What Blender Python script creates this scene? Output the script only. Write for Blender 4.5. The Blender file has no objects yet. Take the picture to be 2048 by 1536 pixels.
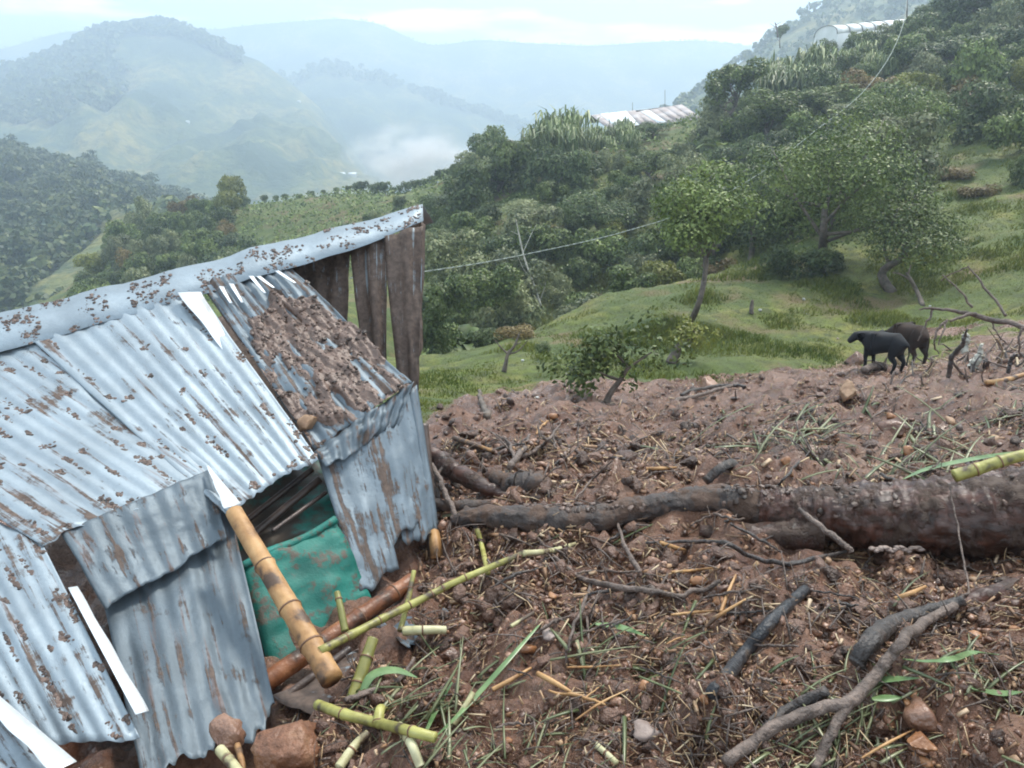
import bpy, math, random
import numpy as np
from mathutils import Vector, Matrix

# ------------------------------------------------------------------ camera, sky, sun, exposure
SC = bpy.context.scene
COL = SC.collection
R = math.radians
FPX = 1536.0                       # focal length in pixels of a 2048 px wide frame (27 mm)
PITCH = R(18.0)
CP, SP = math.cos(PITCH), math.sin(PITCH)
cam_d = bpy.data.cameras.new('camera'); cam = bpy.data.objects.new('camera', cam_d); COL.objects.link(cam)
cam.location = (0, 0, 0); cam.rotation_euler = (R(90) - PITCH, 0, 0)
cam_d.sensor_width = 36; cam_d.lens = 27; cam_d.clip_start = 0.05; cam_d.clip_end = 30000
SC.camera = cam
SUN_EL, SUN_AZ = R(58), R(38)      # azimuth from +Y towards +X
SUNV = np.array([math.cos(SUN_EL)*math.sin(SUN_AZ), math.cos(SUN_EL)*math.cos(SUN_AZ), math.sin(SUN_EL)])
W = bpy.data.worlds.new('World'); SC.world = W; W.use_nodes = True
nt = W.node_tree; nt.nodes.clear()
sky = nt.nodes.new('ShaderNodeTexSky'); sky.sky_type = 'NISHITA'; sky.sun_disc = False
sky.sun_elevation = SUN_EL; sky.sun_rotation = SUN_AZ; sky.air_density = 1.0; sky.dust_density = 2.5; sky.altitude = 1500
b1 = nt.nodes.new('ShaderNodeBackground'); b1.inputs[1].default_value = 0.07
nt.links.new(sky.outputs[0], b1.inputs[0])
b2 = nt.nodes.new('ShaderNodeBackground'); b2.inputs[1].default_value = 1.0
tc = nt.nodes.new('ShaderNodeTexCoord'); mp = nt.nodes.new('ShaderNodeMapping'); mp.inputs['Scale'].default_value = (3.2, 3.2, 17)
nt.links.new(tc.outputs['Generated'], mp.inputs[0])
nz = nt.nodes.new('ShaderNodeTexNoise'); nz.inputs['Scale'].default_value = 1.3; nz.inputs['Detail'].default_value = 6
nt.links.new(mp.outputs[0], nz.inputs[0])
rc = nt.nodes.new('ShaderNodeValToRGB'); rc.color_ramp.elements[0].position = .52; rc.color_ramp.elements[1].position = .66
rc.color_ramp.elements[0].color = (.50, .60, .66, 1); rc.color_ramp.elements[1].color = (2.3, 2.3, 2.26, 1)
nt.links.new(nz.outputs[0], rc.inputs[0]); nt.links.new(rc.outputs[0], b2.inputs[0])
mx = nt.nodes.new('ShaderNodeMixShader'); mx.inputs[0].default_value = .82
wo = nt.nodes.new('ShaderNodeOutputWorld')
nt.links.new(b1.outputs[0], mx.inputs[1]); nt.links.new(b2.outputs[0], mx.inputs[2]); nt.links.new(mx.outputs[0], wo.inputs[0])
sl = bpy.data.lights.new('sun', 'SUN'); sl.energy = 2.3; sl.angle = R(10); sl.color = (1, .94, .84)
so = bpy.data.objects.new('sun', sl); COL.objects.link(so)
so.rotation_euler = Vector(-SUNV).to_track_quat('-Z', 'Y').to_euler()
SC.view_settings.view_transform = 'Standard'; SC.view_settings.look = 'None'
SC.view_settings.exposure = 1.18; SC.view_settings.gamma = 1; SC.view_settings.use_curve_mapping = False
SC.render.engine = 'CYCLES'
SC.cycles.use_denoising = True; SC.cycles.filter_width = 1.9; SC.cycles.max_bounces = 6; SC.cycles.diffuse_bounces = 3; SC.cycles.glossy_bounces = 3
SC.cycles.transmission_bounces = 3; SC.cycles.volume_bounces = 1; SC.cycles.transparent_max_bounces = 4
SC.cycles.caustics_reflective = False; SC.cycles.caustics_refractive = False; SC.cycles.sample_clamp_indirect = 4

# ------------------------------------------------------------------ maths helpers
rng = np.random.default_rng(7); random.seed(7)
def P(u, v, d):
    """world point seen at photo pixel u,v (2048x1536) at depth d metres"""
    a, b = (u - 1024.0)/FPX, (768.0 - v)/FPX
    return np.array([a*d, (CP + b*SP)*d, (-SP + b*CP)*d])
def DIR(u, v):
    u = np.asarray(u, float); v = np.asarray(v, float)
    a, b = (u - 1024.0)/FPX, (768.0 - v)/FPX
    return np.stack([a, CP + b*SP, -SP + b*CP], -1)
def smooth(a, b, x):
    t = np.clip((x - a)/(b - a), 0, 1); return t*t*(3 - 2*t)
def _hash(i, j, k, seed):
    i = i.astype(np.uint32); j = j.astype(np.uint32); k = k.astype(np.uint32)
    h = i*np.uint32(374761393) + j*np.uint32(668265263) + k*np.uint32(2246822519) + np.uint32((seed*3266489917) & 0xffffffff)
    h = (h ^ (h >> np.uint32(13)))*np.uint32(1274126177)
    h = h ^ (h >> np.uint32(16))
    return h.astype(np.float64)/4294967295.0
def vnoise(x, y, z=None, seed=0):
    x = np.asarray(x, float); y = np.asarray(y, float); z = np.zeros_like(x) if z is None else np.asarray(z, float)
    xi, yi, zi = np.floor(x), np.floor(y), np.floor(z)
    fx, fy, fz = x-xi, y-yi, z-zi
    fx, fy, fz = fx*fx*(3-2*fx), fy*fy*(3-2*fy), fz*fz*(3-2*fz)
    xi, yi, zi = xi.astype(np.int64), yi.astype(np.int64), zi.astype(np.int64)
    r = 0
    for a in (0, 1):
        wa = fx if a else 1-fx
        for b in (0, 1):
            wb = fy if b else 1-fy
            for c in (0, 1):
                wc = fz if c else 1-fz
                r = r + wa*wb*wc*_hash(xi+a, yi+b, zi+c, seed)
    return r*2 - 1
def fbm(x, y, z=None, o=4, seed=0, g=.5):
    x = np.asarray(x, float); y = np.asarray(y, float)
    r, a, f = 0, 1, 1
    for k in range(o):
        r = r + a*vnoise(x*f, y*f, None if z is None else np.asarray(z)*f, seed + k*17); a *= g; f *= 2.03
    return r

# ------------------------------------------------------------------ mesh helpers
def mesh_np(name, V, faces, smooth_=False):
    """faces: list of int arrays (M,k)"""
    me = bpy.data.meshes.new(name)
    V = np.asarray(V, np.float32)
    if isinstance(faces, np.ndarray): faces = [faces]
    faces = [np.asarray(f, np.int32) for f in faces if len(f)]
    nl = sum(f.size for f in faces); nf = sum(len(f) for f in faces)
    me.vertices.add(len(V)); me.vertices.foreach_set('co', V.ravel())
    me.loops.add(nl); me.loops.foreach_set('vertex_index', np.concatenate([f.ravel() for f in faces]))
    me.polygons.add(nf)
    tot = np.concatenate([np.full(len(f), f.shape[1], np.int32) for f in faces])
    st = np.concatenate([[0], np.cumsum(tot)[:-1]]).astype(np.int32)
    me.polygons.foreach_set('loop_start', st); me.polygons.foreach_set('loop_total', tot)
    if smooth_: me.polygons.foreach_set('use_smooth', np.ones(nf, bool))
    me.update(calc_edges=True); me.validate()
    return me
class MB:
    """collects verts and faces of one mesh, in world coordinates"""
    def __init__(s): s.V = []; s.F = {}; s.n = 0
    def add(s, V, faces):
        V = np.asarray(V, float).reshape(-1, 3)
        for f in (faces if isinstance(faces, list) else [faces]):
            f = np.asarray(f, np.int64)
            if f.size: s.F.setdefault(f.shape[1], []).append(f + s.n)
        s.V.append(V); s.n += len(V); return s
    def arrays(s): return np.concatenate(s.V), [np.concatenate(f) for f in s.F.values()]
    def build(s, name, mat, parent=None, origin=None, smooth_=False):
        V, F = s.arrays()
        o = np.array(parent['org'][:] if parent is not None and 'org' in parent else (0, 0, 0), float)
        if parent is None:
            if origin is None: origin = ((V.min(0)+V.max(0))/2*[1, 1, 0] + [0, 0, V[:, 2].min()])
            o = np.array(origin, float)
        me = mesh_np(name, V - o, F, smooth_)
        if mat is not None: me.materials.append(mat)
        ob = bpy.data.objects.new(name, me); COL.objects.link(ob)
        if parent is not None: ob.parent = parent; ob['org'] = [float(q) for q in o]
        else: ob.location = o; ob['org'] = [float(q) for q in o]
        return ob
def empty(name, loc):
    e = bpy.data.objects.new(name, None); COL.objects.link(e); e.location = [float(q) for q in loc]; e['org'] = [float(q) for q in loc]
    e.empty_display_size = .1
    return e
def tag(o, label, cat=None, group=None, kind=None):
    if label: o['label'] = label
    if cat: o['category'] = cat
    if group: o['group'] = group
    if kind: o['kind'] = kind
    return o
def norm(a): a = np.asarray(a, float); return a/(np.linalg.norm(a, axis=-1, keepdims=True) + 1e-12)
def spline(pts, n):
    """Catmull-Rom through rows of pts (any columns)"""
    pts = np.asarray(pts, float)
    if len(pts) < 3:
        t = np.linspace(0, 1, n)[:, None]; return pts[0]*(1-t) + pts[-1]*t
    q = np.vstack([2*pts[0]-pts[1], pts, 2*pts[-1]-pts[-2]])
    out = []
    for t in np.linspace(0, len(pts)-1-1e-9, n):
        i = int(t); f = t-i; p0, p1, p2, p3 = q[i:i+4]
        out.append(.5*((2*p1) + (-p0+p2)*f + (2*p0-5*p1+4*p2-p3)*f*f + (-p0+3*p1-3*p2+p3)*f**3))
    return np.array(out)
def tube(path, rad, sides=8, rough=0., seed=0, flat=1., bark=0.):
    path = np.asarray(path, float); n = len(path)
    rad = np.broadcast_to(np.asarray(rad, float), (n,))
    T = norm(np.gradient(path, axis=0))
    ref = np.array([0, 0, 1.]) if abs(T[:, 2]).mean() < .8 else np.array([1., 0, 0])
    A = norm(np.cross(T, ref)); B = np.cross(T, A)
    th = np.linspace(0, 2*np.pi, sides, endpoint=False)
    rr = np.repeat(rad[:, None], sides, 1)
    if rough:
        ii, jj = np.meshgrid(np.arange(n), np.arange(sides), indexing='ij')
        rr = rr*(1 + rough*fbm(ii*.45 + seed*7.1, np.cos(th)[jj]*1.6 + 3, np.sin(th)[jj]*1.6, 3, seed))
    if bark:
        ii, jj = np.meshgrid(np.arange(n), np.arange(sides), indexing='ij')
        rr = rr*(1 + bark*(1-2.2*np.abs(fbm(ii*.11+seed, np.cos(th)[jj]*4.5, np.sin(th)[jj]*4.5, 3, seed+5))))
    V = path[:, None] + rr[..., None]*(np.cos(th)[None, :, None]*A[:, None] + flat*np.sin(th)[None, :, None]*B[:, None])
    V = V.reshape(-1, 3)
    i, j = np.meshgrid(np.arange(n-1), np.arange(sides), indexing='ij')
    j2 = (j+1) % sides
    F = np.stack([i*sides+j, (i+1)*sides+j, (i+1)*sides+j2, i*sides+j2], -1).reshape(-1, 4)
    caps = np.array([list(range(sides))[::-1], [(n-1)*sides + k for k in range(sides)]])[:, ::-1]
    return V, [F, caps]
ICO = None
def ico():
    global ICO
    if ICO is None:
        t = (1+5**.5)/2
        v = norm(np.array([[-1,t,0],[1,t,0],[-1,-t,0],[1,-t,0],[0,-1,t],[0,1,t],[0,-1,-t],[0,1,-t],[t,0,-1],[t,0,1],[-t,0,-1],[-t,0,1]], float))
        f = np.array([[0,11,5],[0,5,1],[0,1,7],[0,7,10],[0,10,11],[1,5,9],[5,11,4],[11,10,2],[10,7,6],[7,1,8],[3,9,4],[3,4,2],[3,2,6],[3,6,8],[3,8,9],[4,9,5],[2,4,11],[6,2,10],[8,6,7],[9,8,1]])
        ICO = (v, f)
    return ICO
def icos(n):
    v, f = ico()
    for _ in range(n):
        m = {}; vl = list(v); nf = []
        def mid(a, b):
            k = (min(a, b), max(a, b))
            if k not in m: m[k] = len(vl); vl.append(norm(vl[a]+vl[b]))
            return m[k]
        for a, b, c in f:
            ab, bc, ca = mid(a, b), mid(b, c), mid(c, a)
            nf += [[a, ab, ca], [b, bc, ab], [c, ca, bc], [ab, bc, ca]]
        v, f = np.array(vl), np.array(nf)
    return v, f
def rockverts(n, seed, scale=(1, 1, 1), amp=.35, cuts=7):
    v, f = icos(n); r = np.random.default_rng(seed)
    v = v*(1 + amp*fbm(v[:, 0]*1.3+seed, v[:, 1]*1.3, v[:, 2]*1.3, 3, seed)[:, None]*.6)
    for _ in range(cuts):            # flat facets as on broken stone
        nn = norm(r.normal(size=3)); c = .42 + .34*r.random(); d = v@nn
        v = v - np.maximum(d - c, 0)[:, None]*nn*.97
    if n > 1: v = v*(1 + .07*fbm(v[:, 0]*6+seed, v[:, 1]*6, v[:, 2]*6, 3, seed+2)[:, None])
    return v*np.array(scale), f
def rotm(n):
    """n random rotation matrices"""
    q = norm(rng.normal(size=(n, 4))); w, x, y, z = q.T
    return np.stack([1-2*(y*y+z*z), 2*(x*y-z*w), 2*(x*z+y*w), 2*(x*y+z*w), 1-2*(x*x+z*z), 2*(y*z-x*w), 2*(x*z-y*w), 2*(y*z+x*w), 1-2*(x*x+y*y)], -1).reshape(n, 3, 3)

# ------------------------------------------------------------------ materials
def mat(name):
    m = bpy.data.materials.new(name); m.use_nodes = True; n = m.node_tree.nodes
    return m, m.node_tree, n['Principled BSDF'], n['Material Output']
def N(t, kind, **kw):
    n = t.nodes.new(kind)
    for k, v in kw.items():
        if k in n.inputs: n.inputs[k].default_value = v
        else: setattr(n, k, v)
    return n
def ramp(t, fac, stops):
    r = t.nodes.new('ShaderNodeValToRGB'); e = r.color_ramp.elements
    while len(e) < len(stops): e.new(.5)
    for k, (p, c) in enumerate(stops): e[k].position = p; e[k].color = (*c, 1) if len(c) == 3 else c
    t.links.new(fac, r.inputs[0]); return r.outputs[0]
def mixc(t, fac, a, b, mode='MIX'):
    m = t.nodes.new('ShaderNodeMix'); m.data_type = 'RGBA'; m.blend_type = mode
    for s, x in ((m.inputs[0], fac), (m.inputs[6], a), (m.inputs[7], b)):
        if hasattr(x, 'is_linked'): t.links.new(x, s)
        else: s.default_value = x if not isinstance(x, tuple) else (*x, 1)
    return m.outputs[2]
def noise(t, scale, detail=4, coord=None, rough=.55, dist=0):
    n = N(t, 'ShaderNodeTexNoise'); n.inputs['Scale'].default_value = scale; n.inputs['Detail'].default_value = detail
    n.inputs['Roughness'].default_value = rough; n.inputs['Distortion'].default_value = dist
    if coord is not None: t.links.new(coord, n.inputs[0])
    return n.outputs[0]
def geo_pos(t): return N(t, 'ShaderNodeNewGeometry').outputs['Position']
def bump(t, b, h, strength, dist=.02):
    n = N(t, 'ShaderNodeBump'); n.inputs['Strength'].default_value = strength; n.inputs['Distance'].default_value = dist
    t.links.new(h, n.inputs['Height']); t.links.new(n.outputs[0], b.inputs['Normal'])
def leaf_mat(name, dark, mid, light, trans=.22, ns=.45, rough=.5, hue=.5, spec=.32):
    m, t, b, o = mat(name)
    g = N(t, 'ShaderNodeNewGeometry'); oi = N(t, 'ShaderNodeObjectInfo')
    c = ramp(t, g.outputs['Random Per Island'], [(0, dark), (.55, mid), (1, light)])
    nn = ramp(t, noise(t, ns, 3, g.outputs['Position']), [(.38, (0, 0, 0)), (.62, (1, 1, 1))])
    c = mixc(t, nn, mixc(t, .35, c, dark), mixc(t, .4, c, light), 'MIX')
    hs = N(t, 'ShaderNodeHueSaturation'); t.links.new(c, hs.inputs['Color'])
    mr = N(t, 'ShaderNodeMapRange'); mr.inputs[3].default_value = .72; mr.inputs[4].default_value = 1.25
    t.links.new(oi.outputs['Random'], mr.inputs[0]); t.links.new(mr.outputs[0], hs.inputs['Value'])
    b.inputs['Roughness'].default_value = rough; b.inputs['Specular IOR Level'].default_value = spec
    t.links.new(hs.outputs[0], b.inputs['Base Color'])
    tr = N(t, 'ShaderNodeBsdfTranslucent'); t.links.new(hs.outputs[0], tr.inputs[0])
    ms = N(t, 'ShaderNodeMixShader'); ms.inputs[0].default_value = trans
    t.links.new(b.outputs[0], ms.inputs[1]); t.links.new(tr.outputs[0], ms.inputs[2]); t.links.new(ms.outputs[0], o.inputs[0])
    return m
def simple(name, stops, scale=6, rough=.7, bump_s=.4, bump_d=.01, metal=0, detail=5, spec=.5, island=False, rough2=None):
    m, t, b, o = mat(name); p = geo_pos(t)
    n = noise(t, scale, detail, p)
    f = n
    if island:
        g = N(t, 'ShaderNodeNewGeometry'); a = N(t, 'ShaderNodeMath', operation='ADD'); a2 = N(t, 'ShaderNodeMath', operation='MULTIPLY')
        oi = N(t, 'ShaderNodeObjectInfo'); a0 = N(t, 'ShaderNodeMath', operation='ADD'); fr = N(t, 'ShaderNodeMath', operation='FRACT')
        t.links.new(g.outputs['Random Per Island'], a0.inputs[0]); t.links.new(oi.outputs['Random'], a0.inputs[1]); t.links.new(a0.outputs[0], fr.inputs[0])
        t.links.new(fr.outputs[0], a.inputs[0]); t.links.new(n, a.inputs[1])
        t.links.new(a.outputs[0], a2.inputs[0]); a2.inputs[1].default_value = .55; f = a2.outputs[0]
    t.links.new(ramp(t, f, stops), b.inputs['Base Color'])
    b.inputs['Roughness'].default_value = rough; b.inputs['Metallic'].default_value = metal; b.inputs['Specular IOR Level'].default_value = spec
    if rough2 is not None:
        q = N(t, 'ShaderNodeMapRange'); q.inputs[1].default_value = .35; q.inputs[2].default_value = .65; q.inputs[3].default_value = rough; q.inputs[4].default_value = rough2
        t.links.new(noise(t, scale*.6, 3, p), q.inputs[0]); t.links.new(q.outputs[0], b.inputs['Roughness'])
    if bump_s: bump(t, b, noise(t, scale*3, 4, p), bump_s, bump_d)
    return m
M = {}
M['leaf'] = leaf_mat('leaf_green', (.02, .038, .01), (.085, .132, .028), (.23, .285, .08))
M['leaf_dark'] = leaf_mat('leaf_dark', (.014, .028, .01), (.052, .09, .026), (.16, .20, .07))
M['leaf_pale'] = leaf_mat('leaf_pale', (.06, .085, .035), (.14, .17, .072), (.31, .32, .16))
M['leaf_yellow'] = leaf_mat('leaf_yellow', (.09, .11, .02), (.15, .17, .03), (.26, .26, .05))
M['leaf_brown'] = leaf_mat('leaf_brown', (.09, .06, .02), (.17, .11, .035), (.24, .19, .06))
M['cane_leaf'] = leaf_mat('cane_leaf', (.06, .1, .035), (.12, .17, .06), (.24, .28, .12))
M['far_leaf'] = leaf_mat('far_leaf', (.02, .045, .018), (.06, .105, .03), (.20, .21, .055), ns=.07)
M['grass'] = leaf_mat('grass_blade', (.05, .09, .012), (.12, .17, .024), (.28, .28, .06), trans=.3, ns=.35)
M['wet_grass'] = leaf_mat('wet_grass', (.06, .08, .03), (.15, .17, .075), (.34, .33, .2), trans=.2, rough=.3, spec=.6)
M['bark'] = simple('bark', [(.3, (.05, .04, .032)), (.7, (.16, .125, .1))], 5, .75, .6, .03)
M['bark_pale'] = simple('bark_pale', [(.3, (.25, .24, .2)), (.7, (.5, .48, .42))], 5, .7, .4, .02)
M['twig'] = simple('twig_grey_brown', [(.3, (.045, .031, .025)), (.7, (.19, .14, .115))], 16, .62, .9, .02, detail=7)
M['twig_dark'] = simple('twig_dark_wet', [(.3, (.02, .017, .017)), (.55, (.06, .05, .046)), (.75, (.13, .09, .07))], 16, .5, .9, .02, detail=7)
M['charred'] = simple('charred_wood', [(.3, (.012, .013, .016)), (.6, (.03, .03, .034)), (.72, (.10, .07, .05))], 12, .45, .9, .02, detail=7)
# ------------------------------------------------------------------ terrain: height field from surveyed points
CT = []      # x, y, z
def c3(u, v, d): CT.append(P(u, v, d))
def cz(u, d, z):
    p = P(u, 300, d); CT.append(np.array([p[0], p[1], z]))
for a in (-80, -50, -20, 10, 40, 75):
    for r_, z_ in ((.6, -1.62), (1.3, -1.68)):
        CT.append(np.array([r_*math.sin(R(a)), r_*math.cos(R(a)), z_ - .0015*(10-a)*r_ - (.1 if a < 0 else 0)]))
for a, zz in ((-78, ((3, -2.6), (8, -4.5), (25, -10), (60, -24), (120, -45), (230, -80))), (70, ((3, -1.6), (8, -2.6), (18, -3), (40, 0), (80, 12), (140, 16), (230, -20)))):
    for r_, z_ in zz: CT.append(np.array([r_*math.sin(R(a)), r_*math.cos(R(a)), z_]))
for q in [(1024,1536,2.25),(1500,1536,2.2),(2048,1536,2.1),(640,1536,2.62),(300,1536,3.0),(0,1536,3.2),(-500,1536,3.3),
          (1024,1300,3.0),(1500,1300,2.87),(2048,1300,2.7),(620,1440,3.25),(700,1330,3.62),(790,1260,3.95),(900,1150,4.15),(300,1330,4.0),
          (900,1060,4.4),(1200,1050,4.25),(1600,1060,4.0),(2048,1080,3.75),(500,1080,5.2),
          (900,950,5.9),(1300,950,5.7),(1700,950,5.5),(2048,950,5.1),(900,870,8.6),(1300,870,8.3),(1700,870,8),(2048,865,7.4),
          (850,800,15),(1200,800,14),(1600,800,12.5),(2048,780,11),(1740,740,21.7),(2048,712,17),(1000,760,19.5),(1300,760,19),(1550,748,20),
          (2048,650,24),(1100,700,25),(1300,690,26),(1500,650,28),(1800,600,32),(2048,560,30),(2048,450,38),(1900,400,44),(850,748,22.5),(960,700,28),
          (1200,600,36),(1440,548,41),(1620,480,43),(1750,400,48),(1850,345,52),(2048,290,52),(1900,250,62),(2048,200,65),
          (850,620,55),(1000,560,57),(1150,545,59),(1000,400,76),(860,450,84),(930,350,105),(1070,305,96),(1290,264,98),(1500,220,88),(1750,115,103),(2048,35,95),
          (1600,330,66),(1250,420,68),(1400,330,76),(480,416,140),(700,390,128),(250,490,135),(170,570,125),(500,490,112),(700,460,100),(300,560,108),(300,640,90),(80,680,105),
          (600,560,75),(500,700,30),(300,720,30),(0,800,25),(-400,820,25),(700,640,45),(700,770,13),(-300,700,100)]: c3(*q)
for q in [(850,39,-13),(1000,44,-13),(1200,48,-12.3),(1440,51,-10.5),(1600,53,-7.5),
          (-400,170,-50),(170,160,-42),(480,178,-33),(700,165,-29),(930,142,-22),(1070,137,-15),(1290,140,-10),(1500,130,-3),(1750,150,4),(2048,140,7),
          (-400,240,-85),(300,240,-80),(700,240,-70),(1100,240,-60),(1600,240,-45),(2048,240,-35)]: cz(*q)
CT = np.array(CT)
def tr_(x, y): r = np.hypot(x, y); return np.arctan2(x, y)*1.4, np.log(r), r
_a, _b, _r = tr_(CT[:, 0], CT[:, 1]); _s = CT[:, 2]/_r
def _phi(d2): return .5*d2*np.log(d2 + 1e-12)
_n = len(CT); _K = np.zeros((_n+3, _n+3))
_K[:_n, :_n] = _phi((_a[:, None]-_a)**2 + (_b[:, None]-_b)**2) + np.eye(_n)*2e-4
_K[:_n, _n:] = np.stack([np.ones(_n), _a, _b], 1); _K[_n:, :_n] = _K[:_n, _n:].T
_w = np.linalg.solve(_K, np.concatenate([_s, [0, 0, 0]]))
def base_h(x, y):
    x = np.asarray(x, float); y = np.asarray(y, float); sh = x.shape; x = x.ravel(); y = y.ravel()
    out = np.empty(len(x))
    for k in range(0, len(x), 40000):
        a, b, r = tr_(x[k:k+40000], y[k:k+40000])
        s = _phi((a[:, None]-_a)**2 + (b[:, None]-_b)**2)@_w[:_n] + _w[_n] + a*_w[_n+1] + b*_w[_n+2]
        out[k:k+40000] = s*r
    return out.reshape(sh)
def cast(u, v, H, d0=1.3, d1=180, n=260):
    """first hit of pixel rays with height function H -> points, ok"""
    D = DIR(np.ravel(u), np.ravel(v)); ds = np.geomspace(d0, d1, n)
    N_ = len(D); hit = np.full(N_, np.nan)
    for k in range(0, N_, 400):
        d = D[k:k+400]; pts = d[:, None]*ds[None, :, None]
        below = pts[..., 2] < H(pts[..., 0], pts[..., 1])
        i = below.argmax(1); ok = below.any(1) & (i > 0)
        lo, hi = ds[np.maximum(i-1, 0)], ds[i]
        for _ in range(9):
            m = (lo+hi)/2; p = d*m[:, None]; bl = p[:, 2] < H(p[:, 0], p[:, 1]); hi = np.where(bl, m, hi); lo = np.where(bl, lo, m)
        hit[k:k+400] = np.where(ok, (lo+hi)/2, np.nan)
    return D*hit[:, None]
# mud edge of the slide, as a polar curve on the ground
_ub = np.array([840, 900, 1000, 1150, 1300, 1420, 1560, 1700, 1850, 2048]); _vb = np.array([850, 828, 792, 788, 776, 768, 745, 728, 700, 668])
_pb = cast(_ub, _vb, base_h); _tb = np.arctan2(_pb[:, 0], _pb[:, 1]); _rb = np.hypot(_pb[:, 0], _pb[:, 1])
def mud_mask(x, y):
    th = np.arctan2(x, y); r = np.hypot(x, y); rb = np.interp(th, _tb, _rb)
    n = fbm(x*.35, y*.35, None, 4, 5)*.32 + fbm(x*1.7, y*1.7, None, 3, 6)*.1
    return 1 - smooth(-.12, .12, np.log(r/rb) + n*.55)
def ground(x, y):
    x = np.asarray(x, float); y = np.asarray(y, float)
    r = np.hypot(x, y); m = mud_mask(x, y)
    h = base_h(x, y)
    # churned mud: lumps and clods, finer near by
    lum = fbm(x*.9, y*.9, None, 3, 11)*.12 + np.abs(fbm(x*3.1, y*3.1, None, 3, 12))*.12 + fbm(x*8, y*8, None, 3, 13)*.04*np.clip(9/r, .2, 1)
    # pasture: cattle tracks along the contour and hummocks
    w = .4*fbm(x*.2, y*.2, None, 2, 20)
    ter = .17*vnoise(x*.16 + y*.05 + w, y*1.05 - x*.42 + 2*w, None, 21) + .11*fbm(x*.55, y*.55, None, 3, 22) + .05*fbm(x*2.3, y*2.3, None, 2, 23)
    ter = ter*smooth(9, 22, r)*(1 + smooth(28, 45, r)*.5)
    return h + m*lum*smooth(1.0, 2.0, r)*1.15 + (1-m)*ter*1.0
# polar grid, fine near the camera
NA, NR = 620, 560
th = np.linspace(R(-84), R(80), NA); rr = np.concatenate([np.geomspace(.5, 62, 400), np.geomspace(62, 250, NR-399)[1:]])
TT, RR = np.meshgrid(th, rr, indexing='ij'); GX, GY = RR*np.sin(TT), RR*np.cos(TT); GZ = ground(GX, GY); GM = mud_mask(GX, GY)
V = np.stack([GX, GY, GZ], -1).reshape(-1, 3)
i, j = np.meshgrid(np.arange(NA-1), np.arange(NR-1), indexing='ij')
F = np.stack([i*NR+j, (i+1)*NR+j, (i+1)*NR+j+1, i*NR+j+1], -1).reshape(-1, 4)
me = mesh_np('hillside_ground', V, F, True)
at = me.attributes.new('mud', 'FLOAT', 'POINT'); at.data.foreach_set('value', GM.ravel().astype(np.float32))
m, t, b, o = mat('hillside_ground'); p = geo_pos(t)
ma = N(t, 'ShaderNodeAttribute', attribute_name='mud')
n1 = noise(t, 1.1, 6, p, .65); n2 = noise(t, 14, 6, p, .7); n3 = noise(t, 45, 4, p, .7)
mudc = ramp(t, n1, [(.3, (.065, .027, .015)), (.44, (.14, .064, .038)), (.58, (.245, .133, .086)), (.74, (.37, .26, .205))])
mudc = mixc(t, ramp(t, n2, [(.4, (0, 0, 0)), (.7, (1, 1, 1))]), mudc, (.085, .042, .027))
mudc = mixc(t, ramp(t, n3, [(.66, (0, 0, 0)), (.72, (.8, .8, .8))]), mudc, (.26, .15, .085))
g1 = noise(t, .5, 5, p, .6); g2 = noise(t, 2.2, 7, p, .75)
gc = ramp(t, g1, [(.3, (.06, .09, .012)), (.48, (.12, .155, .02)), (.66, (.22, .2, .04))])
gc = mixc(t, ramp(t, g2, [(.38, (0, 0, 0)), (.62, (1, 1, 1))]), gc, (.05, .06, .016))
gc = mixc(t, ramp(t, noise(t, .11, 4, p), [(.42, (.75, .75, .75)), (.58, (0, 0, 0))]), gc, (.045, .075, .014))
gc = mixc(t, ramp(t, noise(t, .23, 4, p), [(.55, (0, 0, 0)), (.66, (.75, .75, .75))]), gc, (.16, .105, .055))
ee = N(t, 'ShaderNodeMath', operation='ADD'); e2 = N(t, 'ShaderNodeMath', operation='MULTIPLY_ADD')
t.links.new(noise(t, 2.6, 6, p, .7), e2.inputs[0]); e2.inputs[1].default_value = .9; e2.inputs[2].default_value = -.45
t.links.new(ma.outputs['Fac'], ee.inputs[0]); t.links.new(e2.outputs[0], ee.inputs[1])
mf = ramp(t, ee.outputs[0], [(.4, (0, 0, 0)), (.6, (1, 1, 1))])
t.links.new(mixc(t, mf, gc, mudc), b.inputs['Base Color'])
wet = ramp(t, noise(t, .9, 5, p, .65), [(.38, (.45, .45, .45)), (.55, (.12, .12, .12))])
t.links.new(mixc(t, mf, (.85, .85, .85), wet), b.inputs['Roughness'])
hh = N(t, 'ShaderNodeMath', operation='ADD'); t.links.new(n2, hh.inputs[0]); t.links.new(n3, hh.inputs[1])
bump(t, b, hh.outputs[0], .8, .035)
me.materials.append(m); go = bpy.data.objects.new('hillside_ground', me); COL.objects.link(go); go['kind'] = 'structure'
# fast ground lookup (bilinear in theta, log r over the built grid) so that things rest on the real mesh
_lr = np.log(rr)
def gz(x, y):
    x = np.asarray(x, float); y = np.asarray(y, float)
    a = np.clip((np.arctan2(x, y) - th[0])/(th[-1]-th[0])*(NA-1), 0, NA-1.001); ai = a.astype(int); fa = a-ai
    r = np.clip(np.hypot(x, y), rr[0], rr[-1]-.01); ri = np.clip(np.searchsorted(rr, r)-1, 0, NR-2); fr = (r-rr[ri])/(rr[ri+1]-rr[ri])
    return (GZ[ai, ri]*(1-fa)+GZ[ai+1, ri]*fa)*(1-fr) + (GZ[ai, ri+1]*(1-fa)+GZ[ai+1, ri+1]*fa)*fr
def gn(x, y, e=.05):
    return norm(np.stack([(gz(x-e, y)-gz(x+e, y))/(2*e), (gz(x, y-e)-gz(x, y+e))/(2*e), np.ones_like(np.asarray(x, float))], -1))
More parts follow.
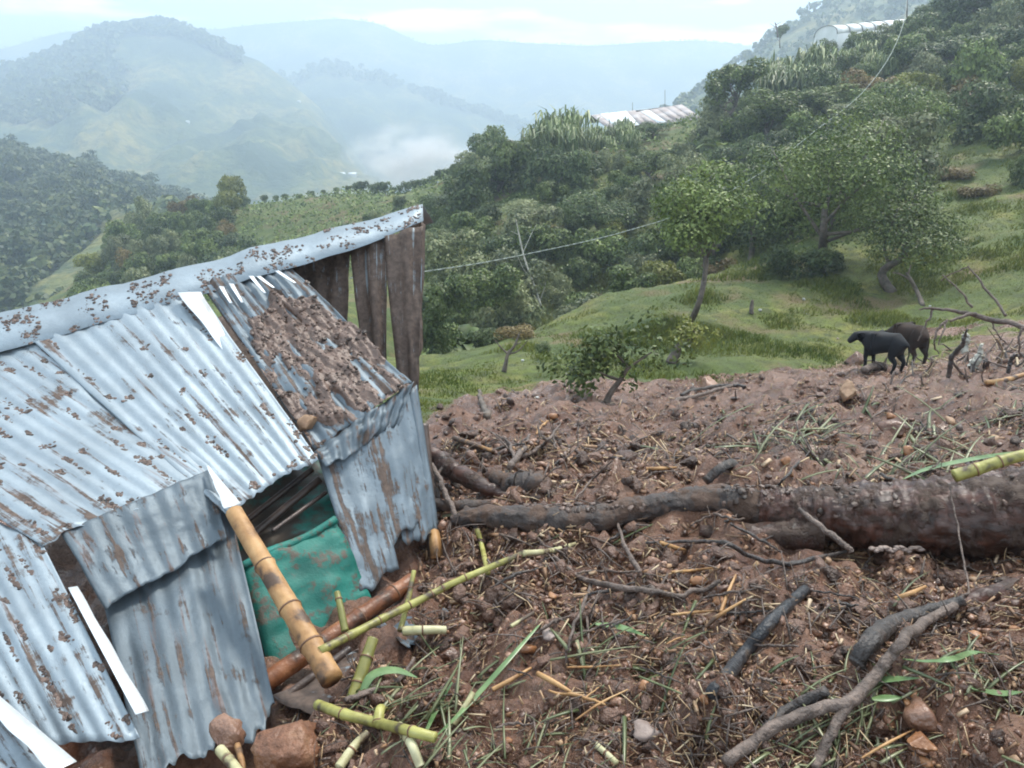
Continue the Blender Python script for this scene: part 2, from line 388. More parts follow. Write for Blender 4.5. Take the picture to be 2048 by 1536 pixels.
def G(u, v, lift=0.):
    """ground point under a photo pixel"""
    p = cast([u], [v], gz)[0]; p[2] += lift; return p
def depth(p): return p[..., 1]*CP - p[..., 2]*SP

# ------------------------------------------------------------------ valley floor, mountains
def far_mat(name, c1, c2, c3_, scale):
    m, t, b, o = mat(name); p = geo_pos(t)
    c = ramp(t, noise(t, scale, 6, p, .65), [(.40, c1), (.5, c2), (.60, c3_)])
    c = mixc(t, ramp(t, noise(t, scale*9, 5, p, .7), [(.42, (0, 0, 0)), (.62, (.8, .8, .8))]), c, c1)
    t.links.new(c, b.inputs['Base Color']); b.inputs['Roughness'].default_value = .9
    bump(t, b, noise(t, scale*14, 4, p), .9, 4)
    return m
MFAR = far_mat('mountain_cover', (.02, .045, .02), (.085, .11, .035), (.22, .19, .06), .011)
MFOR = far_mat('forest_floor', (.02, .038, .018), (.035, .06, .022), (.06, .085, .03), .03)
vf = MB().add([[-3580, -360, -150], [3580, -360, -150], [3580, 2660, -150], [-3580, 2660, -150]], np.array([[0, 1, 2, 3]])).build('valley_floor', MFOR); vf['kind'] = 'structure'
def crest_range(name, crest, D, vfoot, Dfoot, material, relief, scale, seed, nu=260, nv=70, jag=0):
    """a range of hills: crest given by its skyline, a face with spurs and gullies, and a back slope"""
    cu = np.array([c[0] for c in crest], float); cv = np.array([c[1] for c in crest], float)
    us = np.linspace(cu[0], cu[-1], nu); vs = np.interp(us, cu, cv)
    k = np.hanning(9); k /= k.sum(); vs2 = np.convolve(np.pad(vs, 4, 'edge'), k, 'valid')
    top = np.array([P(u, v, D) for u, v in zip(us, vs2)]); foot = np.array([P(u, vfoot, Dfoot) for u in us])
    t_ = np.concatenate([np.linspace(0, 1, nv), 1 + np.linspace(.04, .7, 18)])
    V = np.empty((nu, len(t_), 3))
    for q, tt in enumerate(t_):
        if tt <= 1: V[:, q] = foot*(1-tt) + top*tt; V[:, q, 2] = foot[:, 2]*(1-tt) + top[:, 2]*tt - (.10*(top[:, 2]-foot[:, 2]))*math.sin(tt*math.pi)*.8
        else: V[:, q] = top + (top-foot)*(tt-1)*[1, 1, 0]; V[:, q, 2] = top[:, 2] - (top[:, 2]-foot[:, 2])*(tt-1)*1.2
    X, Y = V[..., 0], V[..., 1]
    amp = relief*np.sin(np.clip(t_, 0, 1)*math.pi)[None, :]
    V[..., 2] += amp*(1-2*np.abs(fbm(X/scale, Y/(scale*3.2), None, 4, seed))) + amp*.25*fbm(X/scale*5, Y/scale*5, None, 3, seed+3)
    if jag: V[..., 2] += jag*fbm(X/22, Y/22, None, 3, seed+9)*(t_ > .3)[None, :]
    VV = V.reshape(-1, 3); n2 = len(t_)
    i, j = np.meshgrid(np.arange(nu-1), np.arange(n2-1), indexing='ij')
    F = np.stack([i*n2+j, (i+1)*n2+j, (i+1)*n2+j+1, i*n2+j+1], -1).reshape(-1, 4)
    me = mesh_np(name, VV, F, True); me.materials.append(material); ob = bpy.data.objects.new(name, me); COL.objects.link(ob); ob['kind'] = 'structure'
    return V, us, t_
V1, U1, T1 = crest_range('mountain', [(-500, 260), (-200, 205), (0, 152), (60, 132), (110, 116), (190, 70), (240, 60), (330, 52), (400, 74), (450, 97), (520, 122), (580, 165), (640, 215), (700, 290), (740, 350), (800, 430), (860, 480)], 1100, 520, 540, MFAR, 32, 165, 3)
V2, U2, T2 = crest_range('mountain_ridge', [(380, 160), (520, 160), (600, 150), (650, 124), (720, 140), (800, 166), (880, 192), (960, 222), (1040, 246), (1120, 262), (1300, 290), (1500, 320)], 1500, 470, 880, MFAR, 26, 200, 5)
V3, U3, T3 = crest_range('far_range', [(-700, 90), (-300, 110), (0, 100), (120, 64), (200, 60), (420, 60), (520, 48), (680, 36), (760, 46), (850, 92), (900, 88), (960, 78), (1050, 86), (1180, 92), (1300, 84), (1400, 80), (1500, 92), (1650, 112), (1900, 140), (2400, 150)], 2000, 420, 1450, MFAR, 35, 350, 7)
V4, U4, T4 = crest_range('far_hillside', [(1180, 330), (1300, 250), (1370, 203), (1400, 182), (1480, 126), (1550, 72), (1620, 26), (1700, -20), (1850, -80), (2048, -150), (2500, -250)], 560, 300, 250, MFAR, 13, 100, 9)
VL, UL, TL = crest_range('forest_hill', [(-700, 200), (-150, 262), (0, 305), (90, 332), (160, 338), (220, 352), (300, 388), (390, 418), (470, 450), (560, 490), (800, 560)], 400, 760, 150, MFOR, 9, 55, 13)
VB, UB, TB = crest_range('pasture_hump', [(60, 540), (130, 482), (200, 430), (260, 408), (320, 402), (350, 410), (400, 440), (470, 500)], 240, 640, 165, MFAR, 3, 40, 15, 120, 40)

# ------------------------------------------------------------------ foliage generator
def leaves(blobs, n, size, seed, aspect=.5, upb=.25, shell=.6, droop=.0, jit=.9):
    """n rhombic leaf faces spread through the blobs (x,y,z,rx,ry,rz)"""
    r = np.random.default_rng(seed); B = np.asarray(blobs, float)
    w = (B[:, 3]*B[:, 4] + B[:, 4]*B[:, 5] + B[:, 3]*B[:, 5]); k = r.choice(len(B), n, p=w/w.sum())
    d = r.normal(size=(n, 3)); d[:, 2] += upb; d = norm(d)
    rad = shell + (1.04-shell)*r.random(n)**.6
    # uneven outline
    rad = rad*(1 + .22*fbm(d[:, 0]*2.3+k*3.7, d[:, 1]*2.3, d[:, 2]*2.3, 2, seed))
    C = B[k, :3] + d*rad[:, None]*B[k, 3:6]
    nn = norm(d + r.normal(size=(n, 3))*jit*.6 + [0, 0, .35])
    t1 = norm(np.cross(nn, r.normal(size=(n, 3)))); t2 = np.cross(nn, t1)
    s = size*(.6 + .8*r.random(n))[:, None]
    V = np.stack([C - t1*s*.5, C + t2*s*aspect*.5 - nn*s*.06, C + t1*s*.5 - [0, 0, 1]*s*droop, C - t2*s*aspect*.5 - nn*s*.06], 1).reshape(-1, 3)
    return V, np.arange(n*4).reshape(n, 4)
def blobset(n, w, h, z0, seed, br=.42):
    """n clumps filling an ellipsoidal crown of width w, height h, above z0"""
    r = np.random.default_rng(seed); out = []
    for k in range(n):
        d = norm(r.normal(size=3)); q = r.random()**.45
        c = np.array([d[0]*w/2*(1-br)*q*1.25, d[1]*w/2*(1-br)*q*1.25, z0 + h/2 + d[2]*h/2*(1-br)*q*1.2])
        s = br*(.65+.7*r.random())
        out.append([*c, w/2*s, w/2*s, h/2*s*.85])
    return out
# far forest: one mass of crowns on the forest hill, the hump, the mountain's crests
def forest(name, pts, heights, nleaf, leaf, matl, label):
    r = np.random.default_rng(len(pts)); protos = []
    for k in range(6):
        Vp, Fp = leaves(blobset(4, 1.15, .95, .05, 40+k, .55), nleaf, leaf, 60+k, .7, .5, .6)
        protos.append((Vp, Fp))
    mb = MB()
    for k, (p, h) in enumerate(zip(pts, heights)):
        Vp, Fp = protos[k % 6]; a = r.random()*6.28; c_, s_ = math.cos(a), math.sin(a)
        Q = Vp@np.array([[c_, s_, 0], [-s_, c_, 0], [0, 0, 1]])*h*[1, 1, .9+.3*r.random()] + p
        mb.add(Q, Fp)
    return tag(mb.build(name, matl, None, (0, 0, 0)), label, name.replace('_', ' '), None, 'stuff')
def pick(Vg, ts, n, tlo, thi, seed, ulo=0, uhi=1):
    r = np.random.default_rng(seed); nu = Vg.shape[0]; sel = np.where((ts >= tlo) & (ts <= thi))[0]
    a = (r.random(n)*(uhi-ulo)+ulo)*(nu-1.001); bq = sel[0] + r.random(n)*(sel[-1]-sel[0]-.001) if len(sel) > 1 else np.full(n, float(sel[0]))
    ai, bi = a.astype(int), bq.astype(int); fa, fb = (a-ai)[:, None], (bq-bi)[:, None]
    return (Vg[ai, bi]*(1-fa)+Vg[ai+1, bi]*fa)*(1-fb) + (Vg[ai, bi+1]*(1-fa)+Vg[ai+1, bi+1]*fa)*fb
pf = np.concatenate([pick(VL, TL, 2100, .1, 1.08, 1, .12, .92)]); ph = 4.8 + 6*rng.random(len(pf))**1.5
forest('valley_forest', pf, ph, 150, .17, M['far_leaf'], 'dark mixed woodland covering the valley slope at the far left')
pf = np.concatenate([pick(V1, T1, 900, .93, 1.02, 2, .2, .72), pick(V1, T1, 700, .45, .95, 3, .25, .55), pick(V2, T2, 500, .9, 1.03, 4, .1, .8)])
forest('mountain_woodland', pf, 7 + 10*rng.random(len(pf)), 36, .42, M['far_leaf'], 'hazy woodland along the crests of the distant mountains')
forest('far_woodland', pick(V3, T3, 420, .975, 1.02, 6, .15, .8), 3.0 + 4*rng.random(420), 30, .45, M['far_leaf'], 'faint line of trees on the farthest hazy range')
pf = np.concatenate([pick(V4, T4, 260, .97, 1.03, 5, .1, .8), pick(V4, T4, 700, .3, .97, 8, .1, .8), pick(VB, TB, 60, .5, 1.0, 9)])
forest('hillside_woodland', pf, 3.2 + 5*rng.random(len(pf))**2, 50, .36, M['far_leaf'], 'scattered bushes and small trees on the hazy slope behind the greenhouse')
# ------------------------------------------------------------------ collapsed corrugated-iron shed
def metal_mat(name, mudamt, rust, tint=(.60, .67, .73), rough=.38):
    m, t, b, o = mat(name); p = geo_pos(t); oi = N(t, 'ShaderNodeObjectInfo')
    c = ramp(t, noise(t, 3.5, 5, p, .6), [(.3, tuple(x*.78 for x in tint)), (.55, tint), (.8, tuple(min(1, x*1.15) for x in tint))])
    sp = noise(t, 60, 3, p, .6)
    c = mixc(t, ramp(t, sp, [(.4, (0, 0, 0)), (.75, (.35, .35, .35))]), c, tuple(x*.8 for x in tint))
    # rust
    uvn = N(t, 'ShaderNodeUVMap'); mpu = N(t, 'ShaderNodeMapping'); mpu.inputs['Scale'].default_value = (16, 1.5, 1); t.links.new(uvn.outputs[0], mpu.inputs[0])
    cx = N(t, 'ShaderNodeCombineXYZ'); om = N(t, 'ShaderNodeMath', operation='MULTIPLY'); om.inputs[1].default_value = 37; t.links.new(oi.outputs['Random'], om.inputs[0]); t.links.new(om.outputs[0], cx.inputs[0]); t.links.new(om.outputs[0], cx.inputs[2]); t.links.new(cx.outputs[0], mpu.inputs['Location'])
    streak = noise(t, 1.0, 7, mpu.outputs[0], .68)
    nr = streak
    fr = ramp(t, nr, [(.66-rust*.5, (0, 0, 0)), (.78-rust*.5, (.8, .8, .8))])
    c2 = mixc(t, fr, c, (.16, .085, .06))
    # dried mud: fine specks and larger smears
    nb_ = noise(t, 4.5, 9, p, .74); ms_ = N(t, 'ShaderNodeMath', operation='MULTIPLY_ADD'); t.links.new(streak, ms_.inputs[0]); ms_.inputs[1].default_value = .55
    mh_ = N(t, 'ShaderNodeMath', operation='MULTIPLY'); t.links.new(nb_, mh_.inputs[0]); mh_.inputs[1].default_value = .45; t.links.new(mh_.outputs[0], ms_.inputs[2]); nm = ms_.outputs[0]
    fm = ramp(t, nm, [(.71-mudamt*.5, (0, 0, 0)), (.75-mudamt*.5, (1, 1, 1))])
    c3_ = mixc(t, fm, c2, ramp(t, noise(t, 30, 3, p), [(.3, (.055, .036, .028)), (.7, (.13, .09, .07))]))
    t.links.new(c3_, b.inputs['Base Color'])
    dirt = mixc(t, 1.0, fr, fm, 'LIGHTEN')
    ml = N(t, 'ShaderNodeMapRange'); t.links.new(dirt, ml.inputs[0]); ml.inputs[3].default_value = .55; ml.inputs[4].default_value = 0
    t.links.new(ml.outputs[0], b.inputs['Metallic'])
    rl = N(t, 'ShaderNodeMapRange'); t.links.new(dirt, rl.inputs[0]); rl.inputs[3].default_value = rough; rl.inputs[4].default_value = .75
    t.links.new(rl.outputs[0], b.inputs['Roughness'])
    ad = N(t, 'ShaderNodeMath', operation='MULTIPLY_ADD'); t.links.new(fm, ad.inputs[0]); ad.inputs[1].default_value = 1.5
    t.links.new(noise(t, 13, 7, p, .7), ad.inputs[2]); bump(t, b, ad.outputs[0], .45, .012)
    return m
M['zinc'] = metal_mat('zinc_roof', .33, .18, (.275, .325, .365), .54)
M['zinc_glare'] = metal_mat('zinc_bright', .22, 0., (.9, .92, .94), .35)  # near-white copy of the zinc: glare of the lips put into the colour
M['zinc_wall'] = metal_mat('zinc_wall', .33, .22, (.13, .16, .185), .56)  # darker copy of the roof zinc: shade of the upright faces is in the tint
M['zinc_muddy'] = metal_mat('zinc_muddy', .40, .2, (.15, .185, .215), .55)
M['rusty'] = metal_mat('rusty_sheet', .62, .5, (.24, .28, .31), .5)
M['mud_dark'] = simple('dark_wet_mud', [(.25, (.026, .016, .011)), (.5, (.065, .039, .029)), (.8, (.14, .09, .07))], 9, .45, .8, .02, island=True, rough2=.35)
M['mud_clod'] = simple('mud_clod', [(.25, (.05, .022, .013)), (.5, (.13, .061, .037)), (.8, (.30, .17, .112))], 9, .42, .8, .02, island=True, rough2=.2, spec=.6)
SHED_O = G(640, 1380); shed = empty('collapsed_shed', SHED_O)
tag(shed, 'collapsed shed of muddy corrugated zinc sheets tilted and half buried in the slide', 'shed')
def patch(corners, s, t):
    TL_, TR_, BR_, BL_ = [np.asarray(c, float) for c in corners]
    s = s[..., None]; t = t[..., None]
    return (TL_*(1-s)+TR_*s)*(1-t) + (BL_*(1-s)+BR_*s)*t
def sheet(name, px, ribs, material, amp=.0038, parent=None, crease=0., nv=28, dent=.012, jag=.02, bow=0., curl=None, seed=0, thick=.0025, label=None, per=8, spike=0., hole=None):
    """a corrugated sheet; px = TL,TR,BR,BL as (u,v,d); ribs run from top to bottom"""
    C = [P(*q) for q in px]; ns = max(2, int(ribs*per)) if ribs else 14
    S, T_ = np.meshgrid(np.linspace(0, 1, ns+1), np.linspace(0, 1, nv+1), indexing='ij')
    T2_ = T_.copy()
    e = jag*(fbm(S*7+seed, S*0, None, 3, seed+1) + spike*np.abs(((S*ribs) % 1)-.5))     # ragged lower edge
    T2_ = T_*(1 + e)
    X = patch(C, S, T2_)
    du = patch(C, S+.01, T2_) - X; dv = patch(C, S, T2_+.01) - X
    n = norm(np.cross(du, dv)); n = n*np.where(n[..., 2:3] < 0, -1, 1) if np.abs(n[..., 2]).mean() > .25 else n*np.where((n*X).sum(-1, keepdims=True) > 0, -1, 1)
    h = (amp*np.sin(2*np.pi*S*ribs) if ribs else 0) + dent*fbm(S*3+seed*3.1, T_*3.3, None, 3, seed+5) + bow*np.sin(np.pi*S)*.5 + bow*np.sin(np.pi*T_)*.5
    if crease: h = h + crease*(1-2*np.abs(fbm(S*4.2+seed, T_*1.4+seed, None, 2, seed+31, .4))) + crease*.7*smooth(.25, .6, fbm(S*4+seed, T_*5, None, 2, seed+37))
    if curl: h = h + curl(S, T_)
    V = (X + n*np.asarray(h)[..., None]).reshape(-1, 3)
    i, j = np.meshgrid(np.arange(ns), np.arange(nv), indexing='ij'); w = nv+1
    F = np.stack([i*w+j, (i+1)*w+j, (i+1)*w+j+1, i*w+j+1], -1).reshape(-1, 4)
    if hole is not None:
        sc, tc_ = (i+.5)/ns, (j+.5)/nv; F = F[~hole(sc, tc_).ravel()]
    ob = MB().add(V, F).build(name, material, parent if parent is not None else shed, None, True)
    me_ = ob.data; vi = np.empty(len(me_.loops), np.int32); me_.loops.foreach_get('vertex_index', vi); uvl = me_.uv_layers.new(name='sheet')
    uvl.data.foreach_set('uv', np.stack([S.ravel()[vi], T_.ravel()[vi]], 1).astype(np.float32).ravel())
    md = ob.modifiers.new('thickness', 'SOLIDIFY'); md.thickness = thick; md.offset = -1
    if label: ob['label'] = label
    return ob, (X + n*np.asarray(h)[..., None]), n
ROOF = []     # surfaces the mud can lie on
def rd(u):   # depth of the ridge line at pixel column u
    return 1/(1/4.55 + (1/5.85-1/4.55)*u/845)
def rl_(u): return 705 - .293*u
def roof(*a, **k):
    ob, X, n = sheet(*a, **k); ROOF.append((X, n)); return ob
roof('roof_sheet', [(-360, rl_(-360)-6, rd(-360)), (80, rl_(80)-6, rd(80)), (470, 950, 4.05), (80, 1088, 3.42)], 12, M['zinc'], seed=1, jag=.01, nv=36)
roof('roof_sheet', [(60, rl_(60)-10, rd(60)-.02), (397, rl_(397)-8, rd(397)-.02), (633, 915, 4.22), (452, 1030, 3.82)], 10, M['zinc'], seed=2, jag=.012, nv=36, spike=.6)
roof('roof_sheet', [(405, rl_(405)-14, rd(405)+.02), (576, rl_(576)-8, rd(576)), (822, 768, 4.72), (634, 905, 4.3)], 9, M['zinc_muddy'], seed=3, amp=.008, dent=.012, crease=.02, nv=36)
roof('roof_sheet', [(-420, 830, 4.1), (84, 1085, 3.44), (284, 1482, 2.66), (-90, 1490, 2.68)], 10, M['zinc'], seed=4, nv=36, jag=.01, label='muddy rust-stained lower roof sheet')
roof('roof_sheet', [(-500, 1180, 3.0), (-20, 1378, 2.70), (140, 1560, 2.36), (-500, 1600, 2.3)], 8, M['zinc'], seed=5, nv=20)
# flap of the eave folded down over the wall
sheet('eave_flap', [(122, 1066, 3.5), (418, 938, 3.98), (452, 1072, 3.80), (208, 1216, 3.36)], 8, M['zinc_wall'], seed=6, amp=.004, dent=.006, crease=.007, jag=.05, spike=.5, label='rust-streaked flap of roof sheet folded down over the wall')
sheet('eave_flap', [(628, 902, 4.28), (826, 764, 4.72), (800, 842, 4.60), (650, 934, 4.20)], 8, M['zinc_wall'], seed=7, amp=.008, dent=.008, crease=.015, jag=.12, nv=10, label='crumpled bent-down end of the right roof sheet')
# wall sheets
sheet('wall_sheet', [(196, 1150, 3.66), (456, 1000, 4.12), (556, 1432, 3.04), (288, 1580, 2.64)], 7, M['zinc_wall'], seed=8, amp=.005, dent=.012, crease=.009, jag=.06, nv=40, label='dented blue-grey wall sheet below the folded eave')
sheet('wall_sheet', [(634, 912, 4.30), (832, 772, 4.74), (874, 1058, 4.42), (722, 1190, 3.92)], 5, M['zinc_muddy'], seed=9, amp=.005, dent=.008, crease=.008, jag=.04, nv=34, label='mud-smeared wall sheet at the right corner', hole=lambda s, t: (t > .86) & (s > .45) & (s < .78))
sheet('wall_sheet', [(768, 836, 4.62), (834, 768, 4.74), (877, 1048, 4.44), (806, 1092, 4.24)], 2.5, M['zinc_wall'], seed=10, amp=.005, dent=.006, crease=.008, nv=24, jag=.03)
# sheets hanging from the ridge at the open gable end, caked in mud
def hang(u0, u1, ub0, ub1, vt0, vt1, vb0, vb1, d, sd, ribs):
    return sheet('gable_sheet', [(u0, vt0, d), (u1, vt1, d), (ub1, vb1, d-.12), (ub0, vb0, d-.12)], ribs, M['rusty'], seed=sd, amp=.012, dent=.03, jag=.05, bow=.03, nv=26)
hang(545, 703, 560, 694, 545, 492, 700, 690, 5.75, 11, 4)
hang(699, 776, 738, 772, 494, 472, 780, 730, 5.70, 12, 2)
hang(768, 846, 802, 838, 474, 452, 812, 770, 5.66, 13, 2)
hang(838, 850, 836, 846, 450, 448, 740, 700, 5.9, 14, .5)
# ridge capping: two wings folded along the ridge
def cap():
    n = 60; us = np.linspace(-420, 845, n); mb = MB()
    top = []; lo = []; bk = []
    for k, u in enumerate(us):
        d = rd(u); w = .006*math.sin(k*.9) + .012*fbm(np.array([u*.012]), np.array([0.]), None, 3, 4)[0]
        vt = 628 - .2585*u - (0 if u < 760 else 0)
        wing = rl_(u) - (0 if u < 700 else (u-700)*.10)
        top.append(P(u, vt, d+.16) + [0, 0, w]); lo.append(P(u+2, wing, d-.06) + [0, 0, w*.6]); bk.append(P(u+4, vt+6, d+.16) + np.array([.04, .28, -.14]))
    top, lo, bk = map(np.array, (top, lo, bk))
    mid = (top+lo)/2 + [0, 0, .012]
    Vc = np.stack([lo, mid, top, bk], 1).reshape(-1, 3)
    i, j = np.meshgrid(np.arange(n-1), np.arange(3), indexing='ij')
    F = np.stack([i*4+j, (i+1)*4+j, (i+1)*4+j+1, i*4+j+1], -1).reshape(-1, 4)
    ob = mb.add(Vc, F).build('ridge_cap', M['zinc'], shed); md = ob.modifiers.new('thickness', 'SOLIDIFY'); md.thickness = .003; md.offset = -1
    ROOF.append((np.stack([lo, mid, top], 1), np.broadcast_to(norm(np.cross(top[1]-top[0], lo[0]-top[0]))*-1, (n, 3, 3)).copy()))
    # crumpled end plate
    e = [P(820, 412, rd(820)+.16), P(847, 446, rd(845)-.02), P(842, 460, rd(845)-.05), P(800, 478, rd(800)-.08)]
    return ob
cap()
# turned-up lips along sheet edges: near-white tint and tilt give them the sky's glare
def lip(p0, p1, w0, w1, side, name='sheet_lip', n=14, mt='zinc_glare'):
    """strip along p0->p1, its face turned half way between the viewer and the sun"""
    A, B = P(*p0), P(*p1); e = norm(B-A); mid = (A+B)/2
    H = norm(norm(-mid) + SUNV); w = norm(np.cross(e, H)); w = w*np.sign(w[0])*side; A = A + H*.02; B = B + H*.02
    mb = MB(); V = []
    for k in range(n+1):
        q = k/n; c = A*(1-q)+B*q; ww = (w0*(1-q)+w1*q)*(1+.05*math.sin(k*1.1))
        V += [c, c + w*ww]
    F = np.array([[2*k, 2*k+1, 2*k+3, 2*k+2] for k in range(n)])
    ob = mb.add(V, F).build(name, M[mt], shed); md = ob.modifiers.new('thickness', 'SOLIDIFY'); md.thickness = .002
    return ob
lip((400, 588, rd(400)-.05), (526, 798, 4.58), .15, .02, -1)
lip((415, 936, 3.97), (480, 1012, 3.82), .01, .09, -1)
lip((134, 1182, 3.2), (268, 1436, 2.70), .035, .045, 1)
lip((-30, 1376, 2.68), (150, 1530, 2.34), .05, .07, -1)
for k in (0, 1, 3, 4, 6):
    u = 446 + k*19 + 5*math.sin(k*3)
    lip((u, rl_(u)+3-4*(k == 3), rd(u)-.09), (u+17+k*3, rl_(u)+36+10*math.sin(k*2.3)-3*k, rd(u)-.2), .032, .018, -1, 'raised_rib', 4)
# bamboo
M['bamboo'] = simple('bamboo_tan', [(.40, (.075, .042, .025)), (.47, (.28, .145, .055)), (.6, (.42, .24, .10)), (.8, (.5, .33, .17))], 6, .55, .6, .01, detail=9)
M['bamboo_red'] = simple('wet_red_wood', [(.38, (.05, .028, .018)), (.47, (.14, .05, .02)), (.62, (.24, .09, .035)), (.8, (.33, .15, .07))], 7, .42, .7, .012, detail=9)
M['dark_wood'] = simple('dark_wet_wood', [(.3, (.03, .02, .018)), (.7, (.10, .065, .05))], 9, .4, .5, .01)
M['node'] = simple('bamboo_node', [(.3, (.09, .04, .02)), (.7, (.2, .1, .05))], 15, .5, .3, .004)
def bamboo(name, a, b, r0, r1, nodes, material, parent, seed=0, label=None, bend=0.):
    A, B = P(*a), P(*b); n = 48; t = np.linspace(0, 1, n)
    path = A + (B-A)*t[:, None] + np.array([0, 0, -1.])*(bend*np.sin(t*np.pi))[:, None]
    rad = r0 + (r1-r0)*t
    for q in nodes: rad = rad + .006*np.exp(-((t-q)/.014)**2)
    V, F = tube(path, rad, 14, .03, seed); o = MB().add(V, F).build(name, material, parent, None, True)
    if label: o['label'] = label
    for q in nodes:
        c = A + (B-A)*q; e = norm(B-A)*.004
        c = c + np.array([0, 0, -1.])*bend*math.sin(q*math.pi)
        Vn, Fn = tube([c-e, c+e], (r0+(r1-r0)*q)+.0065, 14); MB().add(Vn, Fn).build('node_ring', M['node'], o, None, True)
    return o
bamboo('bamboo_post', (468, 1024, 3.62), (664, 1360, 3.0), .040, .046, (.36, .62, .82), M['bamboo'], shed, 1, 'tan bamboo post slanting across the opening')
bamboo('bottom_rail', (520, 1372, 3.30), (826, 1160, 3.86), .044, .04, (.33, .62, .86), M['bamboo_red'], shed, 2, 'wet reddish wooden rail along the foot of the opening')
bamboo('bottom_rail', (566, 1398, 3.18), (700, 1298, 3.42), .02, .018, (), M['dark_wood'], shed, 3)
for a, b, r_ in (((500, 1075, 4.15), (640, 958, 4.42), .022), ((495, 1040, 4.3), (625, 938, 4.5), .018), ((545, 1062, 4.0), (652, 985, 4.3), .012)):
    bamboo('inner_rafter', a, b, r_, r_, (), M['dark_wood'], shed, 5)
bx_ = MB().add(*tube([P(868, 1062, 4.40), P(874, 1116, 4.30)], [.032, .036], 4)).build('broken_post', M['bamboo'], shed)
bx_['label'] = 'pale broken end of a corner post'
bamboo('corner_post', (846, 850, 4.7), (868, 1120, 4.42), .035, .035, (), M['dark_wood'], shed, 8)
# green plastic sheet behind the opening
m, t, b, o = mat('green_plastic'); p = geo_pos(t)
c = ramp(t, noise(t, 4, 5, p), [(.3, (.0, .085, .066)), (.6, (.004, .145, .112)), (.8, (.02, .21, .175))])
fm = ramp(t, noise(t, 9, 9, p, .78), [(.52, (0, 0, 0)), (.58, (.95, .95, .95))])
t.links.new(mixc(t, fm, c, (.07, .05, .035)), b.inputs['Base Color']); b.inputs['Roughness'].default_value = .6; bump(t, b, noise(t, 9, 7, p, .7), .5, .02)
M['green'] = m
m, t, b, o = mat('muddy_green_plastic'); p = geo_pos(t)
fm = ramp(t, noise(t, 3.5, 7, p, .7), [(.36, (0, 0, 0)), (.5, (1, 1, 1))])
t.links.new(mixc(t, fm, (.01, .16, .13), (.05, .036, .026)), b.inputs['Base Color']); b.inputs['Roughness'].default_value = .5
M['green_mud'] = m
tarp, _, _ = sheet('green_tarp', [(478, 1140, 3.74), (672, 1042, 4.06), (740, 1205, 3.96), (540, 1352, 3.52)], 0, M['green'], dent=.02, bow=.04, crease=.012, seed=20, jag=0, label='turquoise green plastic sheet splashed with mud')
fold = [P(478, 1138, 3.74)*(1-q) + P(672, 1040, 4.06)*q + [0, 0, .012*math.sin(q*7)] for q in np.linspace(0, 1, 14)]
MB().add(*tube(fold, .022, 8, .15, 2)).build('tarp_fold', M['green'], tarp, None, True)
sheet('tarp_back', [(440, 985, 4.5), (655, 905, 4.9), (690, 1060, 4.3), (470, 1160, 3.95)], 0, M['green_mud'], dent=.05, seed=21, jag=0)
# unseen rear sheet, added to block light so that the inside stays dark
sheet('unseen_rear_sheet', [(-360, 850, 5.2), (560, 600, 6.2), (640, 900, 5.6), (100, 1050, 4.9)], 12, M['rusty'], seed=22, nv=20)
sheet('inner_sheet', [(540, 1395, 3.15), (730, 1290, 3.45), (860, 1240, 3.75), (640, 1440, 3.05)], 3, M['rusty'], seed=23, nv=16, jag=.05, label='grey sheet lying flat in the mud below the rail')
sheet('inner_sheet', [(730, 1240, 3.72), (850, 1200, 3.85), (985, 1290, 3.42), (800, 1300, 3.36)], 4, M['zinc_muddy'], seed=24, nv=16, jag=.2, dent=.01, crease=.03, label='torn scrap of grey sheet under the cane stalks')

# ------------------------------------------------------------------ mud, crumbs and a stone on the roof
def clods(n, seed): return [rockverts(0, seed+k, (1, .8, .6), .5, 3) for k in range(n)]
CL0 = clods(8, 300); CL1 = [rockverts(1, 340+k, (1, .85, .65), .5, 5) for k in range(8)]
def scatter(points, normals, sizes, protos, squash=1.):
    mb = MB(); Rm = rotm(len(points))
    for k in range(len(points)):
        v, f = protos[k % len(protos)]
        q = v*sizes[k]; q = q@Rm[k].T
        n = normals[k]; q = q - np.outer(q@n, n)*(1-squash)
        mb.add(q + points[k], f)
    return mb
def on_roof(k, s, t):
    X, n = ROOF[k]; a, b_ = X.shape[0]-1.001, X.shape[1]-1.001
    p_, q_ = np.clip(s, 0, 1)*a, np.clip(t, 0, 1)*b_; i, j = p_.astype(int), q_.astype(int); f, g = (p_-i)[..., None], (q_-j)[..., None]
    return (X[i, j]*(1-f)+X[i+1, j]*f)*(1-g) + (X[i, j+1]*(1-f)+X[i+1, j+1]*f)*g, n[i, j]
pts, nrm, siz = [], [], []
for k, cnt, rib in ((0, 2700, 12), (1, 1100, 10), (2, 500, 9), (3, 1700, 10), (4, 200, 8), (5, 1500, 0)):
    if rib:      # crumbs gather in the troughs and in streaks down the slope
        nst = cnt//30; c0 = rng.random(nst); tt0 = rng.random(nst)**.8; ln = .012+.10*rng.random(nst)**2
        s = (np.floor(np.repeat(c0, 30)*rib)+.72+rng.normal(size=nst*30)*np.repeat(.05+.16*rng.random(nst), 30))/rib; tt = np.repeat(tt0, 30)+np.repeat(ln, 30)*rng.random(nst*30)
    else:
        nst = cnt//15; s = np.repeat(rng.random(nst), 15)+rng.normal(size=nst*15)*np.repeat(.002+.008*rng.random(nst), 15); tt = np.repeat(rng.random(nst), 15)+rng.normal(size=nst*15)*.07
    x, nn = on_roof(k, s, np.clip(tt, .01, .98)); pts.append(x); nrm.append(nn); siz.append(.003+.017*rng.random(len(s))**2)
pts, nrm, siz = map(np.concatenate, (pts, nrm, siz))
